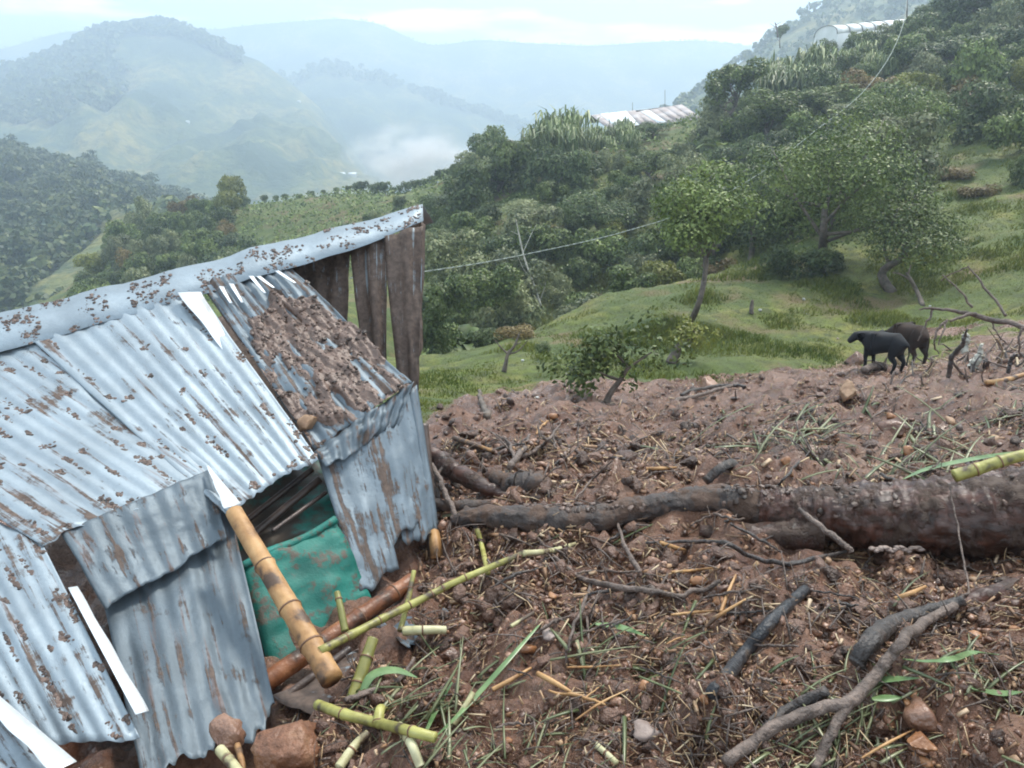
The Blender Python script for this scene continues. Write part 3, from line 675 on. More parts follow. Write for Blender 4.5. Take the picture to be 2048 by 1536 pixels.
o = scatter(pts + nrm*.002, nrm, siz, CL1, .28).build('mud_crumbs', M['mud_dark'], None, None); tag(o, 'brown mud crumbs spattered over the zinc roof', 'mud', None, 'stuff')
# the heap on the right-hand roof sheet
X, nX = ROOF[2]; ns, nv_ = X.shape[0], X.shape[1]
S, T_ = np.meshgrid(np.linspace(0, 1, 90), np.linspace(0, 1, 90), indexing='ij')
xa, na = on_roof(2, S, T_)
Cc = [P(405, rl_(405)-14, rd(405)+.02), P(576, rl_(576)-8, rd(576)), P(822, 768, 4.72), P(634, 905, 4.3)]
xb = patch(Cc, S, T_); nb = norm(na.mean((0, 1)))
mask = smooth(-.18, .25, .9 - ((S-.52)/.50)**2*.75 - ((T_-.62)/.40)**2*.95 + .55*fbm(S*5, T_*5, None, 4, 71))
hgt = -.014 + mask*(.045 + .022*fbm(S*8, T_*8, None, 4, 72)) + .012*fbm(S*26, T_*26, None, 3, 73)*mask
Vh = (xb + nb*hgt[..., None]).reshape(-1, 3); i, j = np.meshgrid(np.arange(89), np.arange(89), indexing='ij')
Fh = np.stack([i*90+j, (i+1)*90+j, (i+1)*90+j+1, i*90+j+1], -1).reshape(-1, 4)
o = MB().add(Vh, Fh).build('mud_heap', M['mud_dark'], None, None, False); tag(o, 'heap of wet brown mud lying on the right-hand roof sheet', 'mud')
sel = np.where(mask.ravel() > .5)[0]; kk = rng.choice(sel, 900); pp = Vh[kk]
o = scatter(pp, np.repeat(nb[None], 900, 0), .006+.02*rng.random(900)**3, CL0, .8).build('mud_crumbs', M['mud_dark'], None, None); tag(o, 'loose crumbs of earth on the mud heap on the roof', 'mud', None, 'stuff')
M['stone_tan'] = simple('stone_tan', [(.3, (.20, .11, .06)), (.6, (.36, .23, .14)), (.8, (.48, .36, .25))], 8, .6, .6, .012)
M['stone_orange'] = simple('stone_orange', [(.3, (.16, .065, .028)), (.6, (.30, .14, .06)), (.8, (.42, .24, .12))], 9, .5, .6, .012, rough2=.3)
M['stone_pale'] = simple('stone_pale', [(.3, (.16, .115, .095)), (.6, (.27, .21, .185)), (.8, (.38, .32, .29))], 9, .55, .6, .012)
def stone(u, v, d, px, material, label, seed, name='stone', sc=(1, .85, .75), n=2, lift=.3, group=None, cat='stone'):
    p0 = P(u, v, d) if d else G(u, v)
    dd = d or depth(p0); r = px/FPX*dd
    v_, f_ = rockverts(n, seed, np.array(sc)*r, .45, 9)
    a = seed*1.7; c_, s_ = math.cos(a), math.sin(a); v_ = v_@np.array([[c_, s_, 0], [-s_, c_, 0], [0, 0, 1]])
    return tag(MB().add(v_ + p0 + [0, 0, r*lift], f_).build(name, material), label, cat, group)
stone(612, 850, 4.42, 27, M['stone_tan'], 'tan stone resting at the lower edge of the mud on the roof', 11)
for (u0, v0, d0, u1, v1, d1, r_, mt, lb) in ((682, 757, 4.7, 728, 822, 4.55, .007, 'twig', 'short forked tan twig lying in the mud on the roof'), (566, 690, 4.95, 662, 686, 4.95, .005, 'twig', 'thin dry stick across the top of the mud on the roof'), (618, 784, 4.62, 668, 770, 4.66, .004, 'cane_leaf', 'yellow-green grass blade on the mud on the roof')):
    A, B = P(u0, v0, d0), P(u1, v1, d1); m_ = (A+B)/2 + [0, 0, .02]
    tag(MB().add(*tube(spline([A+[0, 0, .03], m_+[0, 0, .02], B+[0, 0, .03]], 10), [r_]*9+[r_*.4], 6, .1, 3)).build('roof_twig', M[mt]), lb, 'twig' if mt == 'twig' else 'grass blade')
# ------------------------------------------------------------------ trees, shrubs, cane
def limbs(mb, base, top, r0, blobs, n, seed, wob=.12):
    """trunk from base to top, then limbs to the clumps"""
    r = np.random.default_rng(seed); base, top = np.asarray(base, float), np.asarray(top, float); L = np.linalg.norm(top-base)
    pts = [base, base+(top-base)*.35 + r.normal(size=3)*L*wob*[1, 1, .2], base+(top-base)*.7 + r.normal(size=3)*L*wob*.8*[1, 1, .2], top]
    pa = spline(pts, 14); mb.add(*tube(pa, np.linspace(r0*1.25, r0*.6, 14)*np.array([1.25]+[1]*13), 9, .18, seed))
    for b in blobs[:n]:
        c = np.array(b[:3]); k = r.integers(6, 14); st = pa[k]; md = (st+c)/2 + r.normal(size=3)*L*.08 + [0, 0, -.05*L]
        mb.add(*tube(spline([st, md, c + (c-st)*.25], 9), np.linspace(r0*.5, r0*.08, 9), 6, .15, seed+k))
def make_tree(name, H, Wd, trunk, nb, nl, leaf, mt, seed, lean=(0, 0), r0=.09, bark='bark', ch=None, aspect=.5, br=.4, extra=None):
    """tree standing at its own base: trunk and crown"""
    root = empty(name, (0, 0, 0)); root['org'] = [0., 0., 0.]
    ch = ch or (H - trunk)
    B = blobset(nb, Wd, ch, H-ch, seed, br); B = [[b[0]+lean[0]*b[2]/H, b[1]+lean[1]*b[2]/H, *b[2:]] for b in B]
    if extra: B += extra
    mb = MB(); limbs(mb, (0, 0, -.25), (lean[0]*.7, lean[1]*.7, trunk + ch*.35), r0, B, min(nb, 9), seed)
    mb.build('trunk', M[bark], root, None, True)
    V, F = leaves(B, nl, leaf, seed+1, aspect); MB().add(V, F).build('crown', M[mt], root)
    return root
def clone(root, loc, rz, sc, label, cat, group=None, name=None):
    c = root.copy(); c.name = name or root.name.split('.')[0]; COL.objects.link(c)
    c.location = [float(q) for q in loc]; c.rotation_euler = (0, 0, rz); c.scale = sc if hasattr(sc, '__len__') else (sc, sc, sc)
    for ch in root.children:
        d = ch.copy(); COL.objects.link(d); d.parent = c
    if 'group' in c: del c['group']
    return tag(c, label, cat, group)
def put(root, u, v, d, rz, label, cat, group=None, sc=1.):
    p = P(u, v, d) if d else G(u, v); root.location = [float(q) for q in p]
    if d: root.location.z = float(min(p[2], gz(p[0], p[1]) + .02)) if abs(p[2]-gz(p[0], p[1])) < .8 else float(gz(p[0], p[1]))
    root.rotation_euler = (0, 0, rz); root.scale = (sc, sc, sc)
    return tag(root, label, cat, group)
PX = lambda px, d: px/FPX*d
# individually recognisable trees on the pasture
t_ = make_tree('pasture_tree', 5.6, 5.4, 1.9, 15, 9000, .15, 'leaf', 101, (.5, 0), .10, br=.40); put(t_, 1378, 642, None, .4, 'slim tree with forked dark trunk standing alone in the middle of the pasture', 'tree')
t_ = make_tree('pasture_tree', 4.6, 6.2, 1.1, 16, 8500, .14, 'leaf', 102, (.2, 0), .17, br=.42); put(t_, 1792, 582, None, 1.1, 'spreading bright green tree with thick dark trunk behind the cattle', 'tree')
t_ = make_tree('pasture_tree', 7.8, 9.4, .5, 22, 14000, .17, 'leaf', 103, (.3, 0), .2, br=.36); put(t_, 1640, 545, None, 2.0, 'broad dense tree mass left of the spreading bright green tree', 'tree')
t_ = make_tree('pasture_tree', 6.0, 6.0, 1.2, 15, 8000, .18, 'leaf_dark', 104, (0, 0), .16, br=.4); put(t_, 1500, 520, 46, .3, 'dark green tree between the slim forked tree and the broad tree mass', 'tree')
t_ = make_tree('pasture_tree', 7.0, 7.6, .8, 17, 9000, .2, 'leaf', 105, (0, 0), .18, br=.4); put(t_, 1790, 330, 53, .8, 'large leafy tree high on the grassy bank above the broad tree mass', 'tree')
# leaning slender trunk
def bare(name, paths, rad, mt, label, cat, sides=7, rough=.15, leafy=None, sub='branch'):
    """a bare branching thing: first path is the stem, the others branches of it"""
    root = None
    for k, (pa, r_) in enumerate(zip(paths, rad)):
        pa = np.asarray(pa, float); n = max(8, len(pa)*5)
        q = spline(pa, n); rr_ = np.interp(np.linspace(0, 1, n), np.linspace(0, 1, len(np.atleast_1d(r_))), np.atleast_1d(r_))
        mb = MB().add(*tube(q, rr_, sides, rough, k+len(label)))
        if root is None:
            root = empty(name, pa[0]) if len(paths) > 1 or leafy else None
            if root is None:
                return tag(mb.build(name, M[mt], None, None, True), label, cat)
            mb.build('stem', M[mt], root, None, True)
        else: mb.build(sub, M[mt], root, None, True)
    if leafy:
        V, F = leaves(*leafy[0]); MB().add(V, F).build('foliage', M[leafy[1]], root)
    return tag(root, label, cat)
bare('leaning_tree', [[G(1846, 612), P(1835, 585, 31), P(1822, 560, 31), P(1813, 545, 31)], [P(1822, 560, 31), P(1800, 548, 31.2), P(1785, 545, 31.4)], [P(1816, 550, 31), P(1822, 530, 31)]], [[.1, .085, .07, .05], [.05, .02], [.04, .02]], 'bark', 'leaning bare trunk right of the spreading bright green tree', 'tree')
g_ = G(1212, 806); dd = depth(g_)
def lf(c, spread, n, size, seed, flatten=.7):
    r = np.random.default_rng(seed); return [[*(c + r.normal(size=3)*np.array(spread)), PX(30, dd)*(.6+r.random()), PX(30, dd)*(.6+r.random()), PX(24, dd)*(.6+r.random())] for _ in range(n)]
bare('battered_tree', [[g_, P(1222, 785, dd), P(1240, 760, dd), P(1256, 735, dd)], [P(1240, 760, dd), P(1215, 752, dd), P(1200, 745, dd-.3)], [P(1256, 735, dd), P(1230, 710, dd), P(1180, 715, dd)], [P(1250, 742, dd), P(1280, 720, dd), P(1310, 700, dd)]], [[.06, .05, .04, .03], [.03, .012], [.025, .01], [.025, .01]], 'bark', 'small battered tree with bent bare stem at the edge of the mud', 'tree',
     leafy=((lf(P(1225, 705, dd), (PX(48, dd), .4, PX(24, dd)), 14, .1, 1) + lf(P(1165, 755, dd), (PX(18, dd), .3, PX(22, dd)), 7, .1, 2) + lf(P(1290, 690, dd), (PX(25, dd), .3, PX(18, dd)), 7, .1, 3), 1700, .1, 5, .5), 'leaf'))
g_ = G(1342, 728); dd = depth(g_)
bare('pollard_stump', [[g_, P(1352, 705, dd), P(1362, 690, dd), P(1380, 682, dd)], [P(1356, 698, dd), P(1362, 680, dd), P(1368, 670, dd)], [P(1372, 686, dd), P(1386, 676, dd), P(1388, 660, dd)]], [[.17, .13, .11, .08], [.06, .03], [.05, .03]], 'bark', 'leaning pollarded stump with a tuft of young yellow-green leaves', 'tree',
     leafy=((lf(P(1378, 665, dd), (PX(12, dd), .2, PX(9, dd)), 6, .1, 4), 700, .13, 6, .5), 'leaf_yellow'))
g_ = G(1008, 744); dd = depth(g_)
bare('bare_shrub', [[g_, P(1012, 725, dd), P(1016, 708, dd), P(1030, 690, dd), P(1038, 668, dd)], [P(1016, 708, dd), P(1002, 695, dd), P(990, 680, dd)], [P(1016, 708, dd), P(1036, 702, dd), P(1056, 680, dd)], [P(1030, 690, dd), P(1042, 685, dd)]], [[.07, .055, .045, .035, .02], [.03, .01], [.03, .01], [.02, .008]], 'bark', 'small leafless shrub with dark forked stem at the left of the pasture', 'shrub')
bare('dead_tree', [[P(1082, 612, 52), P(1068, 570, 52), P(1050, 520, 52), P(1038, 470, 52), P(1032, 440, 52)], [P(1046, 505, 52), P(1062, 470, 52), P(1072, 450, 52)], [P(1038, 470, 52), P(1022, 462, 52)], [P(1060, 548, 52), P(1048, 540, 52), P(1030, 500, 51.5)]], [[.08, .075, .065, .05, .02], [.035, .012], [.03, .012], [.03, .012]], 'bark_pale', 'pale dead tree leaning left in the gully', 'tree')
bare('dead_tree', [[P(1078, 606, 53), P(1090, 570, 53), P(1086, 540, 53), P(1092, 522, 53)]], [[.05, .045, .035, .02]], 'bark_pale', 'thin pale dead stem right of the leaning dead tree', 'tree')
# prototypes of bushes and trees for the slopes
protos = {}
def shrub(name, w, h, nb, nl, leaf, mt, seed, asp=.5, br=.45):
    B = blobset(nb, w, h, -.15*h, seed, br); V, F = leaves(B, nl, leaf, seed+1, asp, .4, .55)
    me = mesh_np(name, V, F); me.materials.append(M[mt]); return me
for k, (mt, sd) in enumerate((('leaf', 201), ('leaf_dark', 202), ('leaf_pale', 203), ('leaf', 204), ('leaf_dark', 205), ('leaf_pale', 206), ('leaf_yellow', 207), ('leaf_brown', 208))):
    protos[k] = shrub('shrub', 2.3, 2.0, 13, 3600, .135, mt, sd, br=.36)
KIND = {0: 'green', 1: 'dark green', 2: 'greyish', 3: 'green', 4: 'dark green', 5: 'greyish', 6: 'yellow-green', 7: 'brownish'}
def shrub_at(k, p, w, h, label, group=None, name='shrub', cat='shrub'):
    ob = bpy.data.objects.new(name, protos[k]); COL.objects.link(ob); ob.location = [float(q) for q in p]
    ob.rotation_euler = (0, 0, rng.random()*6.28); ob.scale = (w/2.3, w/2.3, h/2.0)
    return tag(ob, label, cat, group)
def spx(k, u, v, d, wpx, hpx, label, name='shrub', cat='shrub'):
    """one named bush: base at pixel u,v"""
    p = P(u, v, d); p[2] = gz(p[0], p[1]) - .05 if abs(p[2]-gz(p[0], p[1])) < 2.5 else p[2]
    return shrub_at(k, p, PX(wpx, d), PX(hpx, d)*1.15, label, None, name, cat)
spx(7, 1030, 668, 30, 105, 55, 'orange-brown flat-topped shrub at the left edge of the pasture')
spx(1, 975, 690, 31, 80, 60, 'dark shrub beside the orange-brown flat-topped shrub')
spx(6, 1330, 520, 44, 110, 90, 'yellow-green bush left of the slim forked tree')
spx(0, 1270, 590, 40, 120, 80, 'low green bush on the crest below the yellow-green bush')
spx(5, 1160, 600, 45, 150, 100, 'grey-green bush above the crest of the pasture')
spx(4, 870, 700, 30, 90, 130, 'dark leafy bush beside the hanging rusty gable sheets')
spx(3, 900, 640, 40, 110, 110, 'large-leaved bush just right of the shed ridge')
spx(0, 960, 620, 46, 130, 90, 'round green bush in the gully left of the dead trees')
spx(4, 1085, 740, 24, 45, 30, 'small dark tuft of leaves in the pasture beside the leafless shrub')
spx(1, 1560, 560, 36, 90, 90, 'dark shaggy bush under the left side of the broad tree mass')
spx(1, 1640, 575, 36, 110, 70, 'shaded undergrowth bush under the broad tree mass')
spx(3, 2010, 330, 50, 120, 110, 'green bush at the right edge on the grassy bank')
spx(4, 1960, 290, 56, 140, 120, 'dark bush above the brown bank at the right')
spx(7, 1270, 480, 60, 90, 50, 'reddish-brown dry bush on the slope above the pasture')
spx(2, 1235, 690, 27, 30, 22, 'tiny grey-green tuft on the pasture above the battered tree')
for a in [(3, 1585, 530, 45, 190, 190, 'leafy green bush at the left of the broad tree mass'), (0, 1700, 505, 45, 200, 190, 'tall green bush behind the spreading bright green tree'), (2, 1765, 440, 48, 180, 170, 'pale bush above the spreading bright green tree'), (4, 1660, 420, 51, 220, 190, 'dark tall bush on the crest above the broad tree mass'),
          (3, 1560, 420, 52, 180, 160, 'green bush on the crest right of the slim forked tree'), (2, 905, 565, 52, 140, 110, 'pale broad-leaved bush right of the shed ridge'), (0, 985, 600, 46, 120, 90, 'green bush left of the leaning dead tree'), (3, 882, 690, 33, 110, 110, 'bright green bush low beside the gable sheets'), (2, 945, 655, 38, 100, 70, 'pale bush behind the dark shrub at the left of the pasture'),
          (0, 1450, 500, 50, 140, 120, 'green bush right behind the crown of the slim tree'), (1, 1390, 450, 58, 150, 120, 'dark bush in the shade below the pale grey-green tree'), (4, 2030, 420, 44, 60, 70, 'dark bush at the right edge on the grassy slope'), (7, 1900, 372, 48, 90, 40, 'brownish low scrub on the bank at the right'), (7, 1950, 430, 44, 80, 40, 'brown bramble on the grassy slope at the right')]: spx(*a)
# trees of the far slope, each with its own place
big = [make_tree('slope_tree', 8, 6.5, 2.0, 15, 6500, .26, 'leaf', 111, (0, 0), .2), make_tree('slope_tree', 7, 7.0, 1.2, 14, 6500, .26, 'leaf_dark', 112, (.4, 0), .2), make_tree('slope_tree', 7, 6.5, 1.4, 15, 6000, .25, 'leaf_pale', 113, (-.3, 0), .18), make_tree('slope_tree', 10, 6.0, 3.0, 16, 5200, .33, 'leaf', 114, (.6, 0), .2, br=.33)]
BH = [8, 7, 7, 10]; BW = [6.5, 7, 6.5, 6]; used = set()
def slope_tree(k, u, v, d, hpx, wpx, label):
    p = P(u, v, d); p[2] = gz(p[0], p[1]) - .1 if abs(p[2]-gz(p[0], p[1])) < 4 else p[2]
    top = P(u, v-hpx, d)[2]; H = max(2., top-p[2]); sc = (PX(wpx, d)/BW[k], PX(wpx, d)/BW[k], H/BH[k])
    if k in used: return clone(big[k], p, rng.random()*6.28, sc, label, 'tree')
    used.add(k); b = big[k]; b.location = [float(q) for q in p]; b.scale = sc; return tag(b, label, 'tree')
for a in [(3, 1448, 330, 82, 222, 125, 'tall open-crowned tree beside the tin-roofed house'), (0, 1530, 345, 74, 180, 170, 'rounded tree right of the tall tree by the house'), (1, 1470, 400, 70, 130, 130, 'dark shadowy tree below the tall tree by the house'),
          (2, 1370, 430, 64, 140, 140, 'pale grey-green tree on the slope below the house'), (1, 1130, 430, 76, 130, 170, 'dark domed tree below the sugarcane patch'), (0, 1010, 450, 80, 140, 160, 'leafy tree at the left end of the wooded slope'),
          (1, 900, 480, 82, 110, 120, 'dark tree behind the right end of the shed ridge'), (2, 1060, 500, 66, 110, 140, 'pale tree behind the dead trees in the gully'), (1, 1200, 500, 63, 130, 150, 'dark tree in the middle of the gully slope'),
          (0, 1290, 400, 74, 110, 120, 'green tree directly below the tin-roofed house'), (1, 1305, 305, 88, 50, 80, 'bluish green tree in front of the tin-roofed house'), (0, 1640, 280, 74, 120, 160, 'leafy tree below the upper sugarcane'),
          (2, 1720, 300, 68, 110, 150, 'pale bushy tree in the middle of the right slope'), (0, 1860, 300, 64, 110, 170, 'green tree on the right slope above the grassy bank'), (1, 1880, 200, 78, 130, 170, 'dark green tree right of the wire near the upper right'),
          (1, 1930, 120, 92, 150, 190, 'large dark tree at the top right skyline'), (1, 1850, 80, 102, 90, 70, 'dark narrow tree on the skyline beside the hanging wire'), (2, 2000, 130, 84, 100, 140, 'pale tree at the right edge below the skyline'),
          (0, 1640, 130, 100, 60, 70, 'small round tree left of the white greenhouse'), (1, 2030, 60, 90, 110, 120, 'dark tree at the top right corner of the picture'), (0, 440, 470, 138, 70, 110, 'round tree at the left end of the coffee ridge'), (1, 380, 480, 138, 70, 90, 'dark tree on the ridge left of the round tree'),
          (2, 1440, 470, 58, 120, 130, 'grey-green tree right behind the slim forked tree'), (0, 960, 400, 98, 70, 90, 'bushy tree where the coffee row meets the wooded slope'), (0, 1590, 420, 56, 130, 170, 'green tree above the dark tree beside the broad tree mass'), (3, 1560, 95, 180, 50, 30, 'lone thin tree on the hazy skyline left of the greenhouse')]: slope_tree(*a)
# broad-leaved plants
def broad(seed, n=16, H=1.6):
    r = np.random.default_rng(seed); V, F = [], []
    for k in range(n):
        a = r.random()*6.28; L = H*(.5+.5*r.random()); w = .19*L*(.8+.5*r.random()); o_ = np.array([math.cos(a), math.sin(a), 0]); sd = np.array([-math.sin(a), math.cos(a), 0]); el = .5+.7*r.random(); b0 = len(V)
        for q_ in range(7):
            f = q_/6; c = o_*L*f*math.cos(el)*1.1 + np.array([0, 0, .15*H + L*(f*math.sin(el)*1.3 - .75*f*f)]); ww = w*math.sin(.25+f*2.75); V += [c-sd*ww+[0, 0, .25*ww], c, c+sd*ww+[0, 0, .25*ww]]
        for q_ in range(6):
            for s_ in (0, 1): F.append([b0+3*q_+s_, b0+3*q_+s_+1, b0+3*q_+s_+4, b0+3*q_+s_+3])
    me = mesh_np('broadleaf_plant', np.array(V), np.array(F), True); me.materials.append(M['leaf']); return me
BR = [broad(260), broad(261)]
for k, (u, v, d, s, lb) in enumerate([(1445, 330, 74, 2.6, 'broad-leaved plant in the dark gap below the tall tree'), (1470, 318, 75, 2.4, 'second broad-leaved plant right of the first below the tall tree'), (905, 610, 44, 1.8, 'broad-leaved plant right of the shed ridge'), (960, 585, 46, 1.9, 'broad-leaved plant left of the round gully bush'), (930, 665, 34, 1.3, 'low broad-leaved plant at the left edge of the pasture'), (1200, 540, 52, 1.6, 'broad-leaved plant behind the pasture crest'), (870, 560, 52, 2.2, 'tall broad-leaved plant directly behind the gable'), (1010, 540, 54, 1.8, 'broad-leaved plant just left of the leaning dead tree'), (1610, 255, 78, 2.4, 'broad-leaved plant beside the wire rope')]):
    p = P(u, v, d); p[2] = gz(p[0], p[1]) + .1; ob = bpy.data.objects.new('broadleaf_plant', BR[k % 2]); COL.objects.link(ob); ob.location = [float(x_) for x_ in p]; ob.scale = (s, s, s); ob.rotation_euler = (0, 0, k*1.3); tag(ob, lb, 'plant', 'broad-leaved plants of the gully')
# the many shrubs of the slopes
cnt = 0; tries = 0; placed = []
LMK = [(1300, 250, 'the tin-roofed house'), (1130, 265, 'the sugarcane left of the house'), (1448, 240, 'the tall open-crowned tree'), (1720, 70, 'the white greenhouse'), (1055, 520, 'the leaning dead tree'), (1380, 500, 'the slim forked tree'), (1650, 430, 'the broad tree mass'), (2010, 40, 'the top right corner'),
       (1808, 60, 'the upper end of the wire rope'), (2030, 240, 'the right edge'), (750, 395, 'the coffee row'), (440, 440, 'the round tree on the left ridge'), (860, 440, 'the shed gable'), (230, 530, 'the left foot of the ridge'), (1370, 370, 'the pale tree below the house'), (1130, 370, 'the dark domed tree'), (1000, 380, 'the leftmost slope tree'),
       (1750, 280, 'the middle of the wire rope'), (1620, 190, 'the foot of the upper sugarcane'), (1540, 260, 'the rounded slope tree'), (600, 430, 'the ridge behind the shed roof'), (340, 480, 'the dark tree on the left ridge'), (1900, 170, 'the dark upper-right tree'), (1240, 460, 'the dark tree of the gully')]
def near(u, v, L): return min(L, key=lambda q_: (q_[0]-u)**2 + (q_[1]-v)**2)[2]
def upx(p): dd_ = depth(p); return 1024 + p[0]/dd_*FPX, 768 - (p[1]*SP + p[2]*CP)/dd_*FPX
while cnt < 292 and tries < 9000:
    tries += 1
    u = rng.uniform(120, 2160); d = 46 + 92*rng.random()**1.1; p = P(u, 300, d); p[2] = gz(p[0], p[1]); uu, vv = upx(p); d = depth(p)
    if u < 830 and (d < 88): continue
    if u > 1450 and d < 57: continue
    if u > 1830 and d < 62: continue
    if u < 1450 and d < 47: continue
    if not (-60 < vv < 800): continue
    if d > 104 + (30 if u < 930 else 0) or (480 < u < 930 and d > 100): continue
    if 1055 < u < 1415 and 80 < d: continue
    w = (2.7 + 3.0*rng.random())*(1.1 if d > 80 else 1)
    if 1180 < u < 1420 and d > 66: w = min(w, 2.2)
    if 480 < u < 930 and d > 78 and rng.random() < .75: continue
    if 480 < u < 930: w = min(w, 2.6)
    if 1440 < u < 1680 and d > 78: w = min(w, 2.4)
    if any((p[0]-q[0])**2 + (p[1]-q[1])**2 < (.33*(w+q[2]))**2 for q in placed): continue
    if p[1] < 60 and mud_mask(np.array([p[0]]), np.array([p[1]]))[0] > .2: continue
    placed.append((p[0], p[1], w)); k = int(rng.choice(8, p=[.22, .14, .13, .2, .13, .1, .05, .03]))
    zone = 'left ridge behind the shed' if u < 830 else 'wooded slope below the house' if u < 1420 else 'bushy slope at the upper right' if d > 70 else 'slope right of the gully'
    ha = .8+.6*rng.random(); szw = ('small', 'wide low', 'tall') [0 if w < 3.2 else 1 if ha < 1.1 else 2]
    shrub_at(k, p - [0, 0, .1], w, w*ha, f'{szw} {KIND[k]} shrub near {near(uu, vv-20, LMK)}', f'shrubs of the {zone}'); cnt += 1
# undergrowth leaves between the shrubs: one mass
nU = 102000; u = rng.uniform(100, 2420, nU); d = 44 + 95*rng.random(nU); D = DIR(u, np.full(nU, 300.)); x, y = D[:, 0]*d, D[:, 1]*d
keep = ~((u < 830) & (d < 60)) & ~((u > 1430) & (d < 54 + (u-1430)*.012)) & ~((480 < u) & (u < 900) & (d > 128)); x, y, u, d = x[keep], y[keep], u[keep], d[keep]
clump = fbm(x*.28, y*.28, None, 3, 91); keep = clump > -.55; x, y, d, clump = x[keep], y[keep], d[keep], clump[keep]; n = len(x)
zz = gz(x, y) + rng.random(n)*(.25 + np.clip(clump+.5, 0, 1)*1.1)
nn = norm(rng.normal(size=(n, 3))*.6 + [0, -.35, .8]); t1 = norm(np.cross(nn, rng.normal(size=(n, 3)))); t2 = np.cross(nn, t1); C = np.stack([x, y, zz], -1)
s = (.30*(.5+rng.random(n)))[:, None]*np.clip(d/75, .7, 1.4)[:, None]
V = np.stack([C-t1*s*.5, C+t2*s*.28, C+t1*s*.5, C-t2*s*.28], 1).reshape(-1, 3)
o = MB().add(V, np.arange(n*4).reshape(n, 4)).build('undergrowth', M['leaf'], None, (0, 0, 0)); tag(o, 'leafy undergrowth covering the slopes between the shrubs', 'undergrowth', None, 'stuff')
# row of coffee trees along the ridge
cf = shrub('coffee_tree', 2.3, 2.4, 6, 500, .3, 'leaf_dark', 230); protos[20] = cf
uu_ = np.concatenate([np.linspace(500, 700, 9), np.linspace(715, 925, 16)])
for k, u in enumerate(uu_):
    vv = np.interp(u, [480, 700, 930], [408, 384, 342]) + 6; d = np.interp(u, [480, 700, 930], [138, 127, 106])
    p = P(u + rng.normal()*2, vv, d); p[2] = gz(p[0], p[1]); hp = (17 if u < 700 else 27)*(.75+.5*rng.random())
    shrub_at(20, p, PX(hp*.95, d), PX(hp, d)*1.1, 'small round coffee tree in the row along the ridge', 'coffee trees in a row along the ridge', 'coffee_tree', 'tree')
# sugarcane
def cane_clump(seed, n=110, H=3.6):
    r = np.random.default_rng(seed); V = []; 
    for k in range(n):
        a = r.random()*6.28; b0 = np.array([r.normal()*.55, r.normal()*.55, 0]); h = H*(.35+.6*r.random()); st = b0 + [0, 0, h*.55]
        L = H*(.3+.35*r.random()); out = np.array([math.cos(a), math.sin(a), 0])*L*(.25+.5*r.random()); w = np.array([-math.sin(a), math.cos(a), 0])*.045*(1+r.random())
        p0, p1, p2 = st, st + out*.4 + [0, 0, L*.75], st + out + [0, 0, L*(.9*r.random()+.1)]
        V += [p0-w*.6, p0+w*.6, p1+w, p1-w, p2]
    n_ = len(V)//5; q = np.arange(n_)*5
    return mesh_np('cane_clump', np.array(V), [np.stack([q, q+1, q+2, q+3], 1), np.stack([q+3, q+2, q+4], 1)])
CAN = [cane_clump(240+k) for k in range(3)]
for c in CAN: c.materials.append(M['cane_leaf'])
def cane_at(k, u, v, d, H, label, group):
    p = P(u, v, d); p[2] = max(gz(p[0], p[1]), p[2]) - .1 if abs(p[2]-gz(p[0], p[1])) < 1.5 else gz(p[0], p[1]); ob = bpy.data.objects.new('cane_clump', CAN[k % 3]); COL.objects.link(ob)
    ob.location = [float(q) for q in p]; ob.rotation_euler = (0, 0, rng.random()*6.28); ob.scale = (H/3.6*1.15, H/3.6*1.15, H/3.6); tag(ob, label, 'sugarcane', group)
for k in range(34):
    u = rng.uniform(1072, 1265); d = rng.uniform(80, 95); v = np.interp(u, [1070, 1290], [312, 272]) + (97-d)*2
    cane_at(k, u, v, d, (3.6+1.5*rng.random())*(1 if u < 1185 else .5), ('tall sugarcane clump at the left of the patch by the house' if u < 1130 else 'sugarcane clump in the middle of the patch by the house' if u < 1185 else 'low sugarcane clump in front of the tin roof'), 'sugarcane beside the house')
for k in range(46):
    u = rng.uniform(1530, 1790); d = rng.uniform(80, 100); v = np.interp(u, [1530, 1790], [225, 110]) + (100-d)*2.2
    cane_at(k, u, v, d, (3.2+1.8*rng.random())*(1 if u < 1630 else .6), ('sugarcane clump at the lower left below the greenhouse' if u < 1600 else 'sugarcane clump in the middle below the greenhouse' if u < 1690 else 'sugarcane clump beside the upper wire right of the greenhouse'), 'sugarcane below the greenhouse')
# ------------------------------------------------------------------ house, greenhouse, farms, wire
M['roof_white'] = simple('tin_roof_pale', [(.3, (.6, .62, .64)), (.7, (.82, .84, .86))], .8, .45, 0, metal=.2)
M['roof_rust'] = simple('tin_roof_rusty', [(.3, (.24, .19, .18)), (.6, (.36, .33, .33)), (.8, (.48, .46, .46))], .7, .6, 0)
M['green_paint'] = simple('green_paint', [(.3, (.02, .22, .16)), (.7, (.04, .32, .24))], 1.5, .6, 0)
M['post_dark'] = simple('post_dark', [(.3, (.06, .05, .045)), (.7, (.13, .11, .1))], 2, .8, 0)
M['plastic_white'] = simple('greenhouse_plastic', [(.3, (.62, .64, .62)), (.7, (.78, .79, .77))], .6, .4, 0)
M['plaster'] = simple('white_plaster', [(.3, (.7, .68, .64)), (.7, (.82, .8, .77))], .3, .8, 0)
hb = P(1300, 262, 99); hb[2] = gz(hb[0], hb[1]); house = empty('farmhouse', hb); tag(house, 'long low farmhouse with pale and rusty tin roof among sugarcane on the ridge', 'house')
